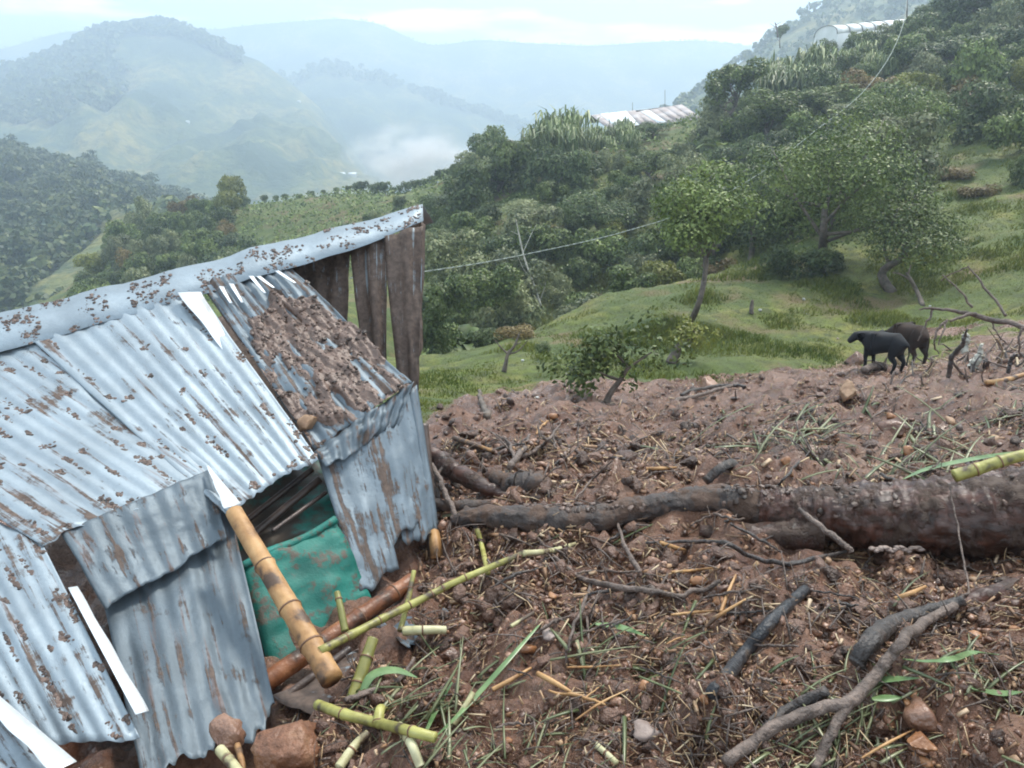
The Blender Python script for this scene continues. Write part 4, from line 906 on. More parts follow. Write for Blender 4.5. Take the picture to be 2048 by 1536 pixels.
def slab(C, th_=.06):
    C = [np.asarray(c, float) for c in C]; n = norm(np.cross(C[1]-C[0], C[3]-C[0])); V = C + [c - n*th_ for c in C]
    return V, np.array([[0, 1, 2, 3], [7, 6, 5, 4], [0, 4, 5, 1], [1, 5, 6, 2], [2, 6, 7, 3], [3, 7, 4, 0]])
def panels(name, TL_, TR_, BR_, BL_, mats, parent):
    n = len(mats); TL_, TR_, BR_, BL_ = [P(*q) for q in (TL_, TR_, BR_, BL_)]
    for k in range(n):
        a, b_ = k/n, (k+.985)/n; off = np.array([0, 0, .03*(k % 2)])
        MB().add(*slab([TL_*(1-a)+TR_*a+off, TL_*(1-b_)+TR_*b_+off, BL_*(1-b_)+BR_*b_+off, BL_*(1-a)+BR_*a+off])).build(name, M[mats[k]], parent)
panels('roof_sheet', (1182, 231, 103), (1270, 221, 103), (1296, 250, 97), (1214, 256, 97), ['roof_rust', 'roof_white', 'roof_white', 'roof_white', 'roof_rust'], house)
panels('roof_sheet', (1262, 225, 103.4), (1364, 210, 103), (1406, 238, 97), (1300, 250, 97.4), ['roof_rust', 'roof_white', 'roof_rust', 'roof_rust', 'roof_rust', 'roof_rust'], house)
panels('rear_roof_sheet', (1182, 231, 103.1), (1364, 210, 103.1), (1372, 226, 108), (1180, 246, 108), ['roof_rust', 'roof_white', 'roof_rust'], house)
def wall_px(name, u0, v0, d0, u1, v1, d1, drop, mt, parent, th_=.12):
    A, B = P(u0, v0, d0), P(u1, v1, d1); return MB().add(*slab([A, B, B-[0, 0, drop], A-[0, 0, drop]], th_)).build(name, M[mt], parent)
wall_px('wall', 1216, 252, 98.2, 1300, 246, 98.2, 2.6, 'post_dark', house); wall_px('wall', 1300, 247, 98.4, 1372, 240, 98.6, 2.6, 'green_paint', house)
wall_px('railing', 1368, 247, 97.4, 1400, 244, 97.4, 1.3, 'green_paint', house, .06)
wall_px('gable_wall', 1372, 238, 98.4, 1376, 228, 106, 2.8, 'green_paint', house)
for u in (1371, 1385, 1400): MB().add(*tube([P(u, 238, 97.2), P(u, 238, 97.2)-[0, 0, 2.9]], .07, 6)).build('post', M['post_dark'], house)
for u, v0, v1 in ((1330, 215, 180), (1265, 222, 205)): MB().add(*tube([P(u, v0, 101), P(u, v1, 101)], .03, 5)).build('roof_pole', M['post_dark'], house)
gb = P(1715, 76, 108); gh = empty('greenhouse', gb); tag(gh, 'white plastic tunnel greenhouse high on the slope at the upper right', 'greenhouse')
A, B = P(1652, 72, 106), P(1800, 58, 109); ax = norm(B-A); side = norm(np.cross(ax, [0, 0, 1])); LL = np.linalg.norm(B-A)
n = 12; a = np.linspace(0, np.pi, n); nk = 6
for k in range(nk):
    V = []
    for q in (k/nk, (k+.96)/nk):
        for s in a: V.append(A + ax*LL*q + side*(-2.4*math.cos(s)) + np.array([0, 0, 1.25*math.sin(s)**.8]))
    F = np.array([[i, i+1, n+i+1, n+i] for i in range(n-1)])
    o = MB().add(V, F).build('plastic_panel', M['plastic_white'], gh, None, True); md = o.modifiers.new('thickness', 'SOLIDIFY'); md.thickness = .05
for k in range(nk+1):
    hoop = [A + ax*LL*(k/nk-.01) + side*(-2.44*math.cos(s)) + np.array([0, 0, 1.28*math.sin(s)**.8]) for s in a]; MB().add(*tube(hoop, .04, 5)).build('hoop', M['post_dark'], gh)
for sd in (-1, 1): MB().add(*slab([A+side*2.4*sd, B+side*2.4*sd, B+side*2.4*sd-[0, 0, 3], A+side*2.4*sd-[0, 0, 3]], .08)).build('side_wall', M['plastic_white'], gh)
for q_ in (0, 1):
    E_ = A + ax*LL*q_; V = [E_ + side*(-2.38*math.cos(s)) + np.array([0, 0, 1.22*math.sin(s)**.8]) for s in a] + [E_ + side*2.38 - [0, 0, 3], E_ - side*2.38 - [0, 0, 3]]; MB().add(V, np.array([list(range(len(V)))])).build('end_wall', M['plastic_white'], gh)
def farm(Vg, u, v, w, label):
    Q = Vg.reshape(-1, 3); dd_ = depth(Q); uu = 1024 + Q[:, 0]/dd_*FPX; vv = 768 - (Q[:, 1]*SP + Q[:, 2]*CP)/dd_*FPX
    p = Q[np.argmin((uu-u)**2 + (vv-v)**2)] + [0, 0, -1.]; e = empty('distant_house', p); tag(e, label, 'house', 'distant white farmhouses')
    h = w*.5; V = [p+np.array(q) for q in ([-w/2, -w/3, 0], [w/2, -w/3, 0], [w/2, w/3, 0], [-w/2, w/3, 0], [-w/2, -w/3, h], [w/2, -w/3, h], [w/2, w/3, h], [-w/2, w/3, h])]
    MB().add(V, np.array([[0, 1, 5, 4], [1, 2, 6, 5], [2, 3, 7, 6], [3, 0, 4, 7]])).build('wall', M['plaster'], e)
    r1, r2 = p+[-w*.55, 0, h*1.5], p+[w*.55, 0, h*1.5]
    for sy in (-1, 1): MB().add(*slab([r1, r2, p+[w*.55, sy*w*.4, h*.97], p+[-w*.55, sy*w*.4, h*.97]], .3)).build('roof', M['roof_white'], e)
for u, v, w, lb in ((684, 350, 5.5, 'tiny white farmhouse at the foot of the distant spur'), (706, 354, 7, 'larger of the tiny white farmhouses at the foot of the distant spur'), (236, 157, 6, 'tiny pale house high on the distant mountain at the left'), (598, 206, 4, 'tiny white house halfway up the distant mountain spur'), (372, 245, 3.6, 'tiny house in the middle of the distant mountain')): farm(V1, u, v, w, lb)
# twisted wire rope from the shed up the slope to a pole
cp = np.array([P(700, 556, 11), P(850, 543, 13), P(1040, 511, 17), P(1250, 463, 23), P(1400, 412, 29), P(1530, 340, 37), P(1630, 262, 46), P(1720, 190, 56), P(1775, 120, 66), P(1802, 62, 76), P(1812, 20, 82), P(1816, -30, 88)])
q = spline(cp, 420); T = norm(np.gradient(q, axis=0)); Aa = norm(np.cross(T, [0, 0, 1.])); Bb = np.cross(T, Aa); ph = np.cumsum(np.linalg.norm(np.gradient(q, axis=0), axis=1))*7
dq = depth(q); M['rope'] = simple('pale_rope', [(.3, (.12, .15, .13)), (.7, (.28, .32, .29))], 9, .6, 0)
wire = empty('wire_rope', q[0]); tag(wire, 'pale twisted wire rope sagging from the shed up across the slope', 'wire')
for s in (0, math.pi):
    off = (.003+.00022*dq)[:, None]; MB().add(*tube(q + Aa*np.cos(ph+s)[:, None]*off + Bb*np.sin(ph+s)[:, None]*off, .0035+.00024*dq, 6)).build('strand', M['rope'], wire, None, True)
pb = P(1816, 75, 90); pb[2] = gz(pb[0], pb[1]); tag(MB().add(*tube([pb, P(1816, -60, 90)], [.09, .07], 7)).build('utility_pole', M['post_dark']), 'thin dark pole at the top right where the wire rope ends', 'pole')
bare('skyline_tree', [[P(1556, 75, 170), P(1553, 55, 170), P(1550, 45, 170)], [P(1552, 55, 170), P(1540, 47, 170)], [P(1551, 50, 170), P(1562, 44, 170)], [P(1552, 58, 170), P(1568, 48, 170)]], [[.2, .16, .1], [.08, .04], [.08, .04], [.08, .04]], 'bark', 'tiny bare tree against the sky left of the greenhouse', 'tree')

# ------------------------------------------------------------------ cattle
M['cow_black'] = simple('black_hide', [(.3, (.004, .0045, .006)), (.7, (.012, .013, .017))], 5, .7, .3, .02, spec=.25)
M['cow_brown'] = simple('dark_brown_hide', [(.3, (.012, .008, .006)), (.7, (.04, .024, .017))], 3, .75, .3, .02, spec=.2)
def cow(loc, rz, sc, mt, label, headturn, graze, kid):
    nodes = [(-.74, 0, 1.08, .26), (-.52, 0, 1.06, .37), (-.18, 0, .98, .43), (.15, 0, .97, .43), (.42, 0, 1.02, .36)]
    E = [(0, 1), (1, 2), (2, 3), (3, 4)]
    if graze: nk = [(.74, .05, .88, .24), (.95, .10, .60, .17), (1.04, .12, .48, .16), (1.14, .16, .2, .09)]
    else:
        c_, s_ = math.cos(headturn), math.sin(headturn); nk = [(.66, .05*s_, 1.12, .25), (.82+.02*c_, .14*s_, 1.17, .19), (.88+.1*c_, .18*s_+.05*s_, 1.13, .17), (.88+.34*c_, .20*s_+.34*s_, .88, .10)]
    n0 = len(nodes); nodes += nk; E += [(4, n0), (n0, n0+1), (n0+1, n0+2), (n0+2, n0+3)]
    hd = np.array(nk[1][:3]); fw = norm(np.array(nk[3][:3]) - np.array(nk[2][:3])); sd = norm(np.cross([0, 0, 1], fw))
    for s in (-1, 1):
        k = len(nodes); p = hd + sd*s*.14 + [0, 0, .03]; p2 = hd + sd*s*.31 + [0, 0, -.02]; nodes += [(*p, .065), (*p2, .035)]; E += [(n0+1, k), (k, k+1)]
    nodes.append((.40, 0, 1.34, .12)); E.append((4, len(nodes)-1))
    st = (.06, -.05, .04, -.08)
    for s in (-1, 1):
        k = len(nodes); dx = st[0] if s > 0 else st[1]
        nodes += [(.40, .18*s, .76, .16), (.42+dx, .19*s, .42, .08), (.38+dx, .19*s, .12, .058), (.41+dx, .19*s, .0, .065)]; E += [(4, k), (k, k+1), (k+1, k+2), (k+2, k+3)]
        k = len(nodes); dx = st[2] if s > 0 else st[3]
        nodes += [(-.56, .20*s, .80, .22), (-.50+dx, .21*s, .60, .14), (-.70+dx, .20*s, .40, .08), (-.64+dx, .20*s, .12, .056), (-.61+dx, .20*s, 0, .062)]; E += [(1, k), (k, k+1), (k+1, k+2), (k+2, k+3), (k+3, k+4)]
    k = len(nodes); nodes += [(-.95, 0, 1.1, .04), (-1.0, 0, .8, .025), (-.99, .03, .5, .022), (-.98, .03, .36, .04)]; E += [(0, k), (k, k+1), (k+1, k+2), (k+2, k+3)]
    me = bpy.data.meshes.new('body'); me.from_pydata([n_[:3] for n_ in nodes], E, []); me.materials.append(M[mt])
    ob = bpy.data.objects.new('cow', me); COL.objects.link(ob)
    sk = ob.modifiers.new('Skin', 'SKIN'); ss = ob.modifiers.new('Smooth', 'SUBSURF'); ss.levels = 2; ss.render_levels = 2
    if not me.skin_vertices: raise RuntimeError('no skin layer')
    for v_, n_ in zip(me.skin_vertices[0].data, nodes): v_.radius = (n_[3], n_[3])
    me.skin_vertices[0].data[2].use_root = True
    sk.use_smooth_shade = True
    ob.location = [float(x) for x in loc]; ob.rotation_euler = (R(-2), 0, rz); ob.scale = (sc, sc, sc)
    return tag(ob, label, 'cow')
c1 = G(1758, 738); c2 = G(1828, 733, .0)
cow(c1, R(128), .76*depth(c1)/21.7, 'cow_black', 'black cow looking left at the edge of the mud', R(50), False, 0)
cow(c2 + [0, .5, 0], R(108), .78*depth(c2)/21.7, 'cow_brown', 'dark brown cow seen from behind, grazing to the right of the black cow', 0, True, 1)

# ------------------------------------------------------------------ grass on the pasture
def blades(px_n, ulo, uhi, vlo, vhi, dlo, dhi, mudmax, h0, wd, seed, acc=None, mudmin=-1):
    r = np.random.default_rng(seed); u = r.uniform(ulo, uhi, px_n); v = r.uniform(vlo, vhi, px_n); p = cast(u, v, gz, 1.3, 120, 200)
    ok = ~np.isnan(p[:, 0]); p = p[ok]; dd_ = depth(p); mk = mud_mask(p[:, 0], p[:, 1]); k = (dd_ > dlo) & (dd_ < dhi) & (mk < mudmax) & (mk > mudmin)
    if acc is not None: k &= acc(p, dd_, r)
    return p[k], dd_[k]
p, dd_ = blades(72000, 800, 2380, 280, 860, 9, 62, .6, 0, 0, 31)
r = np.random.default_rng(5); rep = 3; p = np.repeat(p, rep, 0) + r.normal(size=(len(p)*rep, 3))*[.12, .12, 0]; dd_ = np.repeat(dd_, rep); p[:, 2] = gz(p[:, 0], p[:, 1]) - .01
tall = np.clip(fbm(p[:, 0]*.5, p[:, 1]*.5, None, 3, 61)+.35, .12, 1.2)
h = (.08+.19*r.random(len(p)))*tall*np.clip(dd_/24, .6, 1.5); w = .016*np.clip(dd_/22, .7, 2.2)*(.7+.6*r.random(len(p)))
a = r.random(len(p))*6.28; wv = np.stack([np.cos(a), np.sin(a), a*0], -1)*w[:, None]; tip = np.stack([r.normal(size=len(p))*.5, r.normal(size=len(p))*.5 - .15, np.ones(len(p))], -1)*h[:, None]
V = np.stack([p-wv, p+wv, p+tip], 1).reshape(-1, 3)
o = MB().add(V, np.arange(len(V)).reshape(-1, 3)).build('pasture_grass', M['grass'], None, (0, 0, 0)); tag(o, 'short green grass on the pasture', 'grass', None, 'stuff')
M['paper'] = simple('white_scrap', [(.3, (.35, .36, .35)), (.7, (.55, .55, .54))], 12, .6, 0)
for k, (u, v, s) in enumerate(((1608, 600, 9), (1637, 600, 5), (1520, 622, 9), (1676, 678, 6), (1612, 628, 4), (1860, 613, 6), (1045, 722, 9), (1075, 797, 11), (1385, 770, 8), (1432, 640, 4))):
    p = G(u, v); stone(u, v, None, s*.55, M['paper'] if k not in (3,) else M['stone_pale'], ['pale stone lying on the grass behind the pasture stumps', 'small white stone right beside the largest one in the grass', 'white stone beside the dark stub in the pasture', 'pale grey stone left of the black cow', 'tiny white stone below the pair in the grass', 'white stone at the foot of the leaning bare trunk', 'white scrap beside the leafless shrub', 'whitish slab in the mud left of the battered tree', 'white lump at the grass edge above the broken poles', 'tiny white stone in the grass under the slim tree'][k], 400+k, 'white_stone', (1, .7, .6), 1, .3)
bare('fence_stub', [[G(1503, 628), P(1503, 615, depth(G(1503, 628))), P(1505, 600, depth(G(1503, 628)))]], [[.09, .08, .06]], 'bark', 'short dark wooden stub standing in the pasture', 'stub')

# ------------------------------------------------------------------ the fallen tree
m, t, b, o = mat('wet_bark'); p_ = geo_pos(t); mpn = N(t, 'ShaderNodeMapping'); mpn.inputs['Scale'].default_value = (1.2, 7, 7); t.links.new(p_, mpn.inputs[0])
c = ramp(t, noise(t, 2.2, 6, mpn.outputs[0], .65), [(.3, (.018, .011, .009)), (.5, (.06, .028, .02)), (.68, (.12, .052, .036)), (.8, (.075, .066, .066))])
fm = ramp(t, noise(t, 6, 7, p_, .72), [(.50, (0, 0, 0)), (.58, (1, 1, 1))])
t.links.new(mixc(t, fm, c, (.06, .036, .025)), b.inputs['Base Color']); t.links.new(mixc(t, fm, (.28, .28, .28), (.7, .7, .7)), b.inputs['Roughness'])
hh = N(t, 'ShaderNodeMath', operation='ADD'); t.links.new(noise(t, 3, 6, mpn.outputs[0], .7), hh.inputs[0]); t.links.new(fm, hh.inputs[1]); bump(t, b, hh.outputs[0], .6, .02); M['wet_bark'] = m
m, t, b, o = mat('smooth_dark_bark'); p_ = geo_pos(t)
c = ramp(t, noise(t, 7, 8, p_, .7), [(.3, (.018, .015, .016)), (.55, (.06, .045, .04)), (.75, (.13, .09, .07))]); fm = ramp(t, noise(t, 6, 8, p_, .75), [(.46, (0, 0, 0)), (.54, (1, 1, 1))])
t.links.new(mixc(t, fm, c, (.10, .06, .042)), b.inputs['Base Color']); t.links.new(mixc(t, fm, (.42, .42, .42), (.75, .75, .75)), b.inputs['Roughness']); bump(t, b, noise(t, 18, 7, p_, .7), .9, .03); M['dark_bark'] = m
def rad_path(q, n): return spline([[*P(u, v, d), r_] for u, v, d, r_ in q], n)
lr = P(1900, 1040, 3.9); log = empty('fallen_tree', lr); tag(log, 'thick fallen tree trunk with reddish wet bark lying across the mud from the right', 'tree')
q = rad_path([(2900, 880, 3.7, .25), (2330, 985, 3.75, .23), (2048, 1022, 3.82, .215), (1850, 1036, 3.92, .19), (1700, 1030, 4.0, .155), (1600, 1022, 4.08, .125), (1520, 1015, 4.15, .095)], 170); MB().add(*tube(q[:, :3], q[:, 3], 72, .12, 3, 1., .04)).build('trunk', M['wet_bark'], log, None, True)
q = rad_path([(1600, 1030, 4.08, .10), (1500, 1018, 4.18, .10), (1400, 1000, 4.25, .082), (1320, 1012, 4.3, .074), (1230, 1030, 4.33, .08), (1130, 1040, 4.36, .09), (1030, 1036, 4.4, .082), (950, 1036, 4.43, .055), (905, 1040, 4.45, .03)], 150); MB().add(*tube(q[:, :3]+.012*np.stack([fbm(np.arange(150)*.08, np.zeros(150), None, 3, 80+k_) for k_ in range(3)], 1), q[:, 3]*.92, 40, .14, 6, 1., .06)).build('limb', M['dark_bark'], log, None, True)
q = rad_path([(1640, 1065, 3.98, .09), (1500, 1075, 4.02, .07), (1400, 1062, 4.1, .03)], 30); MB().add(*tube(q[:, :3], q[:, 3], 12, .2, 8)).build('limb', M['wet_bark'], log, None, True)
#q = rad_path([(1980, 1120, 3.72, .09), (1850, 1125, 3.76, .11), (1720, 1125, 3.82, .09), (1640, 1120, 3.9, .05)], 30); MB().add(*tube(q[:, :3], q[:, 3], 12, .2, 9)).build('limb', M['dark_bark'], log, None, True)
for k in range(16):
    A_ = P(1745 + k*6.4, 1098 + 3*math.sin(k*1.3), 3.74); v_, f_ = rockverts(1, 500+k, (.022, .016, .011), .4, 2); MB().add(v_+A_, f_).build('bracket_fungus', M['stone_pale'], log)
M['straw0'] = simple('dry_stalk', [(.3, (.2, .14, .08)), (.7, (.42, .33, .21))], 15, .6, 0)
# thinner wood, each piece a thing: path of pixels with the height above the mud
def stick(name, pxs, r_, mt, label, cat='stick', lift=.02, sides=8, rough=.18, branches=(), n=None, dpt=None, k_=1.):
    def world(px):
        out = []
        for k, q_ in enumerate(px):
            if len(q_) == 3: out.append(P(*q_))
            else: out.append(G(q_[0], q_[1], lift))
        return np.array(out)
    A_ = world(pxs); sc = depth(A_).mean()/FPX*(.78 if depth(A_).mean() < 7 else 1.)*k_; rr_ = np.atleast_1d(np.asarray(r_, float))*sc
    if not branches:
        nn_ = n or max(16, 12*len(A_)); q_ = spline(A_, nn_); q_ = q_ + sc*(0 if mt in ('charred', 'bamboo') or 'plank' in name else 3)*np.stack([fbm(np.arange(nn_)*.25+len(label), np.full(nn_, 3.+k3), None, 3, k3) for k3 in range(3)], 1); return tag(MB().add(*tube(q_, np.interp(np.linspace(0, 1, nn_), np.linspace(0, 1, len(rr_)), rr_), sides, rough, len(label))).build(name, M[mt], None, None, True), label, cat)
    root = empty(name, A_[0])
    for k, (pp, rp) in enumerate([(A_, rr_)] + [(world(bp), np.atleast_1d(np.asarray(br, float))*sc) for bp, br in branches]):
        nn_ = max(16, 10*len(pp)); pp = spline(pp, nn_); pp = pp + sc*3*np.stack([fbm(np.arange(nn_)*.25+len(label)+k*3, np.full(nn_, 3.+k3), None, 3, k3) for k3 in range(3)], 1)*np.minimum(1, np.arange(nn_)/4)[:, None]; MB().add(*tube(spline(pp, nn_), np.interp(np.linspace(0, 1, nn_), np.linspace(0, 1, len(rp)), rp), sides, rough, k+len(label))).build('stem' if k == 0 else 'branch', M[mt], root, None, True)
    return tag(root, label, cat)
stick('root', [(850, 900, 5.1), (900, 936, 4.95), (960, 968, 4.8), (1010, 990, 4.75)], (25, 25, 20, 13), 'wet_bark', 'reddish-brown root running from the shed corner down to the dark burl', 'root')
stick('burl', [(985, 950, 4.85), (1030, 970, 4.75), (1075, 968, 4.7), (1108, 1000, 4.6)], (18, 32, 32, 14), 'dark_bark', 'dark knotted burl of wood behind the left end of the log', 'wood', rough=.35)
stick('branch', [(858, 925, 4.9), (880, 960, 4.75), (895, 1000, 4.6), (915, 1040, 4.5)], (7, 8, 8, 7), 'twig', 'pale grey root curving down beside the shed wall to the log', 'branch')
stick('branch', [(1020, 945), (1045, 905), (1058, 880), (1062, 862)], (7, 6, 5, 3), 'twig', 'grey forked twig standing in the mud above the burl', 'branch', .04, branches=[([(1035, 922), (1080, 905), (1105, 880), (1122, 852)], (5, 4, 3, 2)), ([(1030, 930), (1015, 895), (985, 872)], (4, 3, 2)), ([(1105, 880), (1112, 905)], (3, 2))])
stick('root', [(842, 985, 4.8), (880, 1010, 4.65), (930, 1012, 4.6), (1000, 1004, 4.65), (1060, 985, 4.7)], (12, 15, 14, 10, 6), 'dark_bark', 'dark root curving from the shed corner towards the burl', 'root', branches=[([(930, 1012, 4.6), (950, 1045, 4.45), (945, 1085, 4.3)], (9, 7, 4)), ([(880, 1010, 4.65), (870, 960, 4.8), (890, 920, 5.0)], (8, 6, 3))])
stick('branch', [(972, 915), (1010, 900), (1050, 895)], (4, 3), 'twig_dark', 'thin dark twig left of the grey forked twig', 'branch', .03)
stick('branch', [(1075, 1090), (1110, 1130), (1160, 1172), (1230, 1194), (1300, 1200), (1370, 1208), (1440, 1182)], (4, 6, 7, 8, 7, 6, 5), 'twig', 'long curved branch lying across the mud below the log', 'branch', .045, branches=[([(1232, 1050), (1250, 1110), (1272, 1150), (1305, 1196)], (4, 6, 7, 6)), ([(1182, 1186), (1165, 1235), (1140, 1290), (1128, 1345)], (5, 4, 3, 2)), ([(1180, 1186), (1172, 1250), (1180, 1340)], (4, 3, 2))])
stick('branch', [(1290, 1100), (1380, 1098), (1450, 1102), (1500, 1128), (1560, 1140), (1630, 1132), (1690, 1118)], (3, 5, 6, 6, 6, 6, 4), 'twig_dark', 'long thin dark branch just below the log', 'branch', .04)
stick('branch', [(1598, 1018, 3.88), (1640, 1052, 3.72), (1680, 1082, 3.62), (1705, 1105, 3.58)], (6, 8, 8, 7), 'twig', 'grey stick leaning against the front of the log', 'branch')
stick('plank', [(1410, 985), (1450, 955), (1488, 932, 5.4)], (14, 15, 10), 'twig_dark', 'dark splintered plank sticking up behind the log', 'plank', .08, 4)
stick('charred_pole', [(1425, 1402), (1480, 1330), (1540, 1258), (1608, 1192)], (17, 17, 16, 15), 'charred', 'straight charred black pole half sunk in the mud', 'pole', .03, 10, .1)
stick('forked_branch', [(1445, 1560), (1560, 1478), (1640, 1448), (1692, 1440), (1740, 1392), (1775, 1342), (1805, 1305), (1850, 1268), (1905, 1238)], (14, 15, 15, 16, 15, 14, 14, 15, 14), 'twig', 'forked grey branch lying at the bottom right corner', 'branch', .06, 10, .12, branches=[([(1620, 1570), (1655, 1505), (1692, 1442)], (11, 12, 13))])
stick('branch', [(1708, 1350), (1738, 1300), (1770, 1272), (1840, 1248), (1925, 1218)], (18, 22, 24, 22, 14), 'twig_dark', 'thick dark wet bough above the forked grey branch', 'branch', .04, 10)
stick('branch', [(1515, 1478), (1570, 1440), (1650, 1398)], (6, 15, 14), 'twig_dark', 'short dark pointed bough left of the forked grey branch', 'branch', .03, 10)
stick('branch', [(1900, 975, 3.6), (1915, 1060, 3.45), (1938, 1180, 3.2), (1960, 1290, 2.95), (1985, 1385, 2.75)], (2, 2.5, 3, 4, 5), 'twig', 'long thin stem hanging over the log down to the mud', 'stem', sides=6)
stick('branch', [(2110, 1150), (1980, 1190), (1890, 1215)], (26, 24, 14), 'wet_bark', 'thick muddy limb below the log at the right edge', 'branch', .0, 10)
stick('fallen_branch', [(2110, 668, 11.5), (2048, 654, 12), (1960, 634, 12.6), (1905, 620, 12.8), (1860, 616, 13), (1838, 618, 13.2)], (9, 9, 8, 5, 4, 2), 'twig', 'bare fallen branch with dark twigs at the right above the debris', 'branch', k_=.62, branches=[
    ([(1868, 615, 13), (1850, 650, 13), (1838, 680, 13)], (4, 3, 2)), ([(1895, 640, 12.6), (1878, 655, 12.6), (1868, 685, 12.6), (1878, 708, 12.8)], (4, 4, 3, 2)), ([(1895, 640, 12.6), (1884, 668, 12.5), (1876, 690, 12.5)], (3, 3, 2)), ([(1900, 642, 12.6), (1940, 628, 12.6), (1960, 634, 12.6)], (4, 6, 5)),
    ([(2012, 632, 12.3), (1975, 580, 12.6), (1938, 532, 12.8)], (4, 4, 2)), ([(1945, 615, 12.7), (1920, 580, 12.8), (1885, 552, 13)], (4, 3, 2)), ([(1938, 532, 12.8), (1905, 548, 12.9), (1880, 562, 13)], (2, 2)), ([(2044, 655, 12), (2038, 690, 12), (2042, 720, 12.2)], (4, 3, 2)), ([(1980, 640, 12.5), (1995, 668, 12.4), (2015, 690, 12.4)], (3, 2))])
stick('branch', [(1895, 752, 13), (1905, 715, 12.8), (1925, 690, 12.6), (1930, 655, 12.4)], (4, 5, 4, 2), 'twig_dark', 'dark upright twig in the debris below the fallen branch', 'branch')
stick('branch', [(2015, 745, 11.5), (2025, 715, 11.4), (2032, 705, 11.3)], (4, 4, 2), 'twig_dark', 'short dark twig at the right edge of the debris', 'branch')
stick('pale_stump', [(1925, 702, 15), (1930, 690, 15), (1932, 668, 15)], (7, 7, 8), 'bark_pale', 'white splintered post standing in the debris behind the fallen branch', 'post', sides=6)
stick('pale_stump', [(1945, 735, 14), (1955, 715, 14), (1962, 690, 14)], (10, 8, 3), 'bark_pale', 'bleached torn stump among the debris at the right', 'stump', rough=.25)
bp_ = empty('brush_pile', G(1950, 740)); tag(bp_, 'tangled pile of dead twigs and uprooted stalks at the right below the fallen branch', 'brush pile'); rb = np.random.default_rng(12)
for k in range(90):
    u0 = rb.uniform(1770, 2060); v0 = np.interp(u0, [1790, 2060], [748, 715]) + rb.normal()*16; b0 = G(u0, v0); d0 = depth(b0); a = rb.normal()*.8; L = rb.uniform(18, 60)
    tp = P(u0 + math.sin(a)*L, v0 - abs(math.cos(a))*L*.7, d0 + rb.normal()*.3); md_ = (b0+tp)/2 + rb.normal(size=3)*.07
    MB().add(*tube(spline([b0-[0, 0, .05], md_, tp], 8), np.linspace(1., .35, 8)*rb.uniform(1.4, 3.4)/FPX*d0, 5)).build('twig', M[['twig', 'twig_dark', 'straw0', 'twig'][k % 4]], bp_)
stick('broken_log', [(1725, 752), (1752, 742), (1770, 741)], (7, 8, 8), 'twig', 'short broken log lying below the black cow', 'log', .1)
stick('cut_log', [(1755, 742, 20.3), (1776, 746, 20.1)], (9, 8), 'bark_pale', 'pale cut log end just in front of the black cow', 'log', .1)
stick('broken_pole', [(1330, 815), (1400, 800), (1475, 775)], (4, 4, 3), 'twig', 'long brown pole lying on the mud below the pasture edge', 'pole', .08)
stick('broken_pole', [(1360, 800), (1430, 785), (1490, 782)], (3, 4, 3), 'twig_dark', 'dark pole beside the long brown pole at the pasture edge', 'pole', .12)
stick('stub', [(975, 838), (965, 815), (958, 783, 13.4)], (7, 6, 4), 'bark', 'dark broken stub standing in the mud behind the shed', 'stub', .05)
# sugarcane stalks
M['cane'] = simple('cane_yellow', [(.36, (.07, .05, .03)), (.45, (.23, .21, .055)), (.6, (.36, .34, .10)), (.8, (.46, .42, .2))], 9, .45, .4, .006, detail=8)
M['cane_pale'] = simple('cane_pale', [(.36, (.09, .06, .04)), (.45, (.36, .33, .17)), (.7, (.55, .52, .33))], 9, .5, .4, .006, detail=8)
M['cane_green'] = simple('cane_olive', [(.3, (.12, .12, .03)), (.7, (.24, .22, .06))], 10, .4, .2, .004)
def cane(pxs, r_, nodes, mt, label, lift=.03):
    A_ = np.array([P(*q_) if len(q_) == 3 else G(q_[0], q_[1], lift) for q_ in pxs]); sc = depth(A_).mean()/FPX; n_ = 50
    q_ = spline(A_, n_); t_ = np.linspace(0, 1, n_); rad = np.full(n_, r_*sc*.8)*np.linspace(1.05, .85, n_)
    for nd in nodes: rad = rad*(1 + .16*np.exp(-((t_-nd)/.012)**2))
    root = empty('cane_stalk', A_[0]); MB().add(*tube(q_, rad, 10, .03, 3)).build('stalk', M[mt], root, None, True)
    for nd in nodes:
        k = min(n_-2, int(nd*(n_-1))); e = norm(q_[k+1]-q_[k])*.003; MB().add(*tube([q_[k]-e, q_[k]+e], rad[k]*1.06, 10)).build('node_ring', M['node'], root, None, True)
    return tag(root, label, 'sugarcane')
cane([(640, 1302, 3.05), (760, 1240, 3.3), (860, 1190, 3.45), (920, 1160, 3.52), (1052, 1116)], 10, (.12, .26, .4, .52, .62, .78), 'cane', 'long yellow sugarcane stalk sticking out from the bamboo post')
cane([(1046, 1118), (1100, 1112), (1150, 1098)], 7, (.5,), 'cane_pale', 'split pale tip of cane beyond the long yellow stalk')
cane([(800, 1262, 3.35), (815, 1205, 3.45), (828, 1142, 3.55)], 7, (.4, .75), 'cane', 'upright yellow cane crossing the long stalk')
cane([(806, 1262, 3.3), (850, 1260, 3.3), (892, 1260, 3.32)], 12, (.45,), 'cane_pale', 'short pale cut piece of cane beside the torn sheet')
cane([(706, 1400, 2.98), (725, 1340, 3.05), (746, 1278, 3.14)], 17, (.3, .7), 'cane_green', 'stout olive stalk standing in the hollow by the shed')
cane([(690, 1262, 3.2), (682, 1220, 3.25), (674, 1184, 3.3)], 9, (.8,), 'cane_green', 'dark short stalk standing before the green plastic')
cane([(638, 1432), (690, 1452), (760, 1470), (820, 1488), (872, 1502)], 14, (.25, .5, .78), 'cane', 'thick yellow cane lying at the bottom beside the clay block', .05)
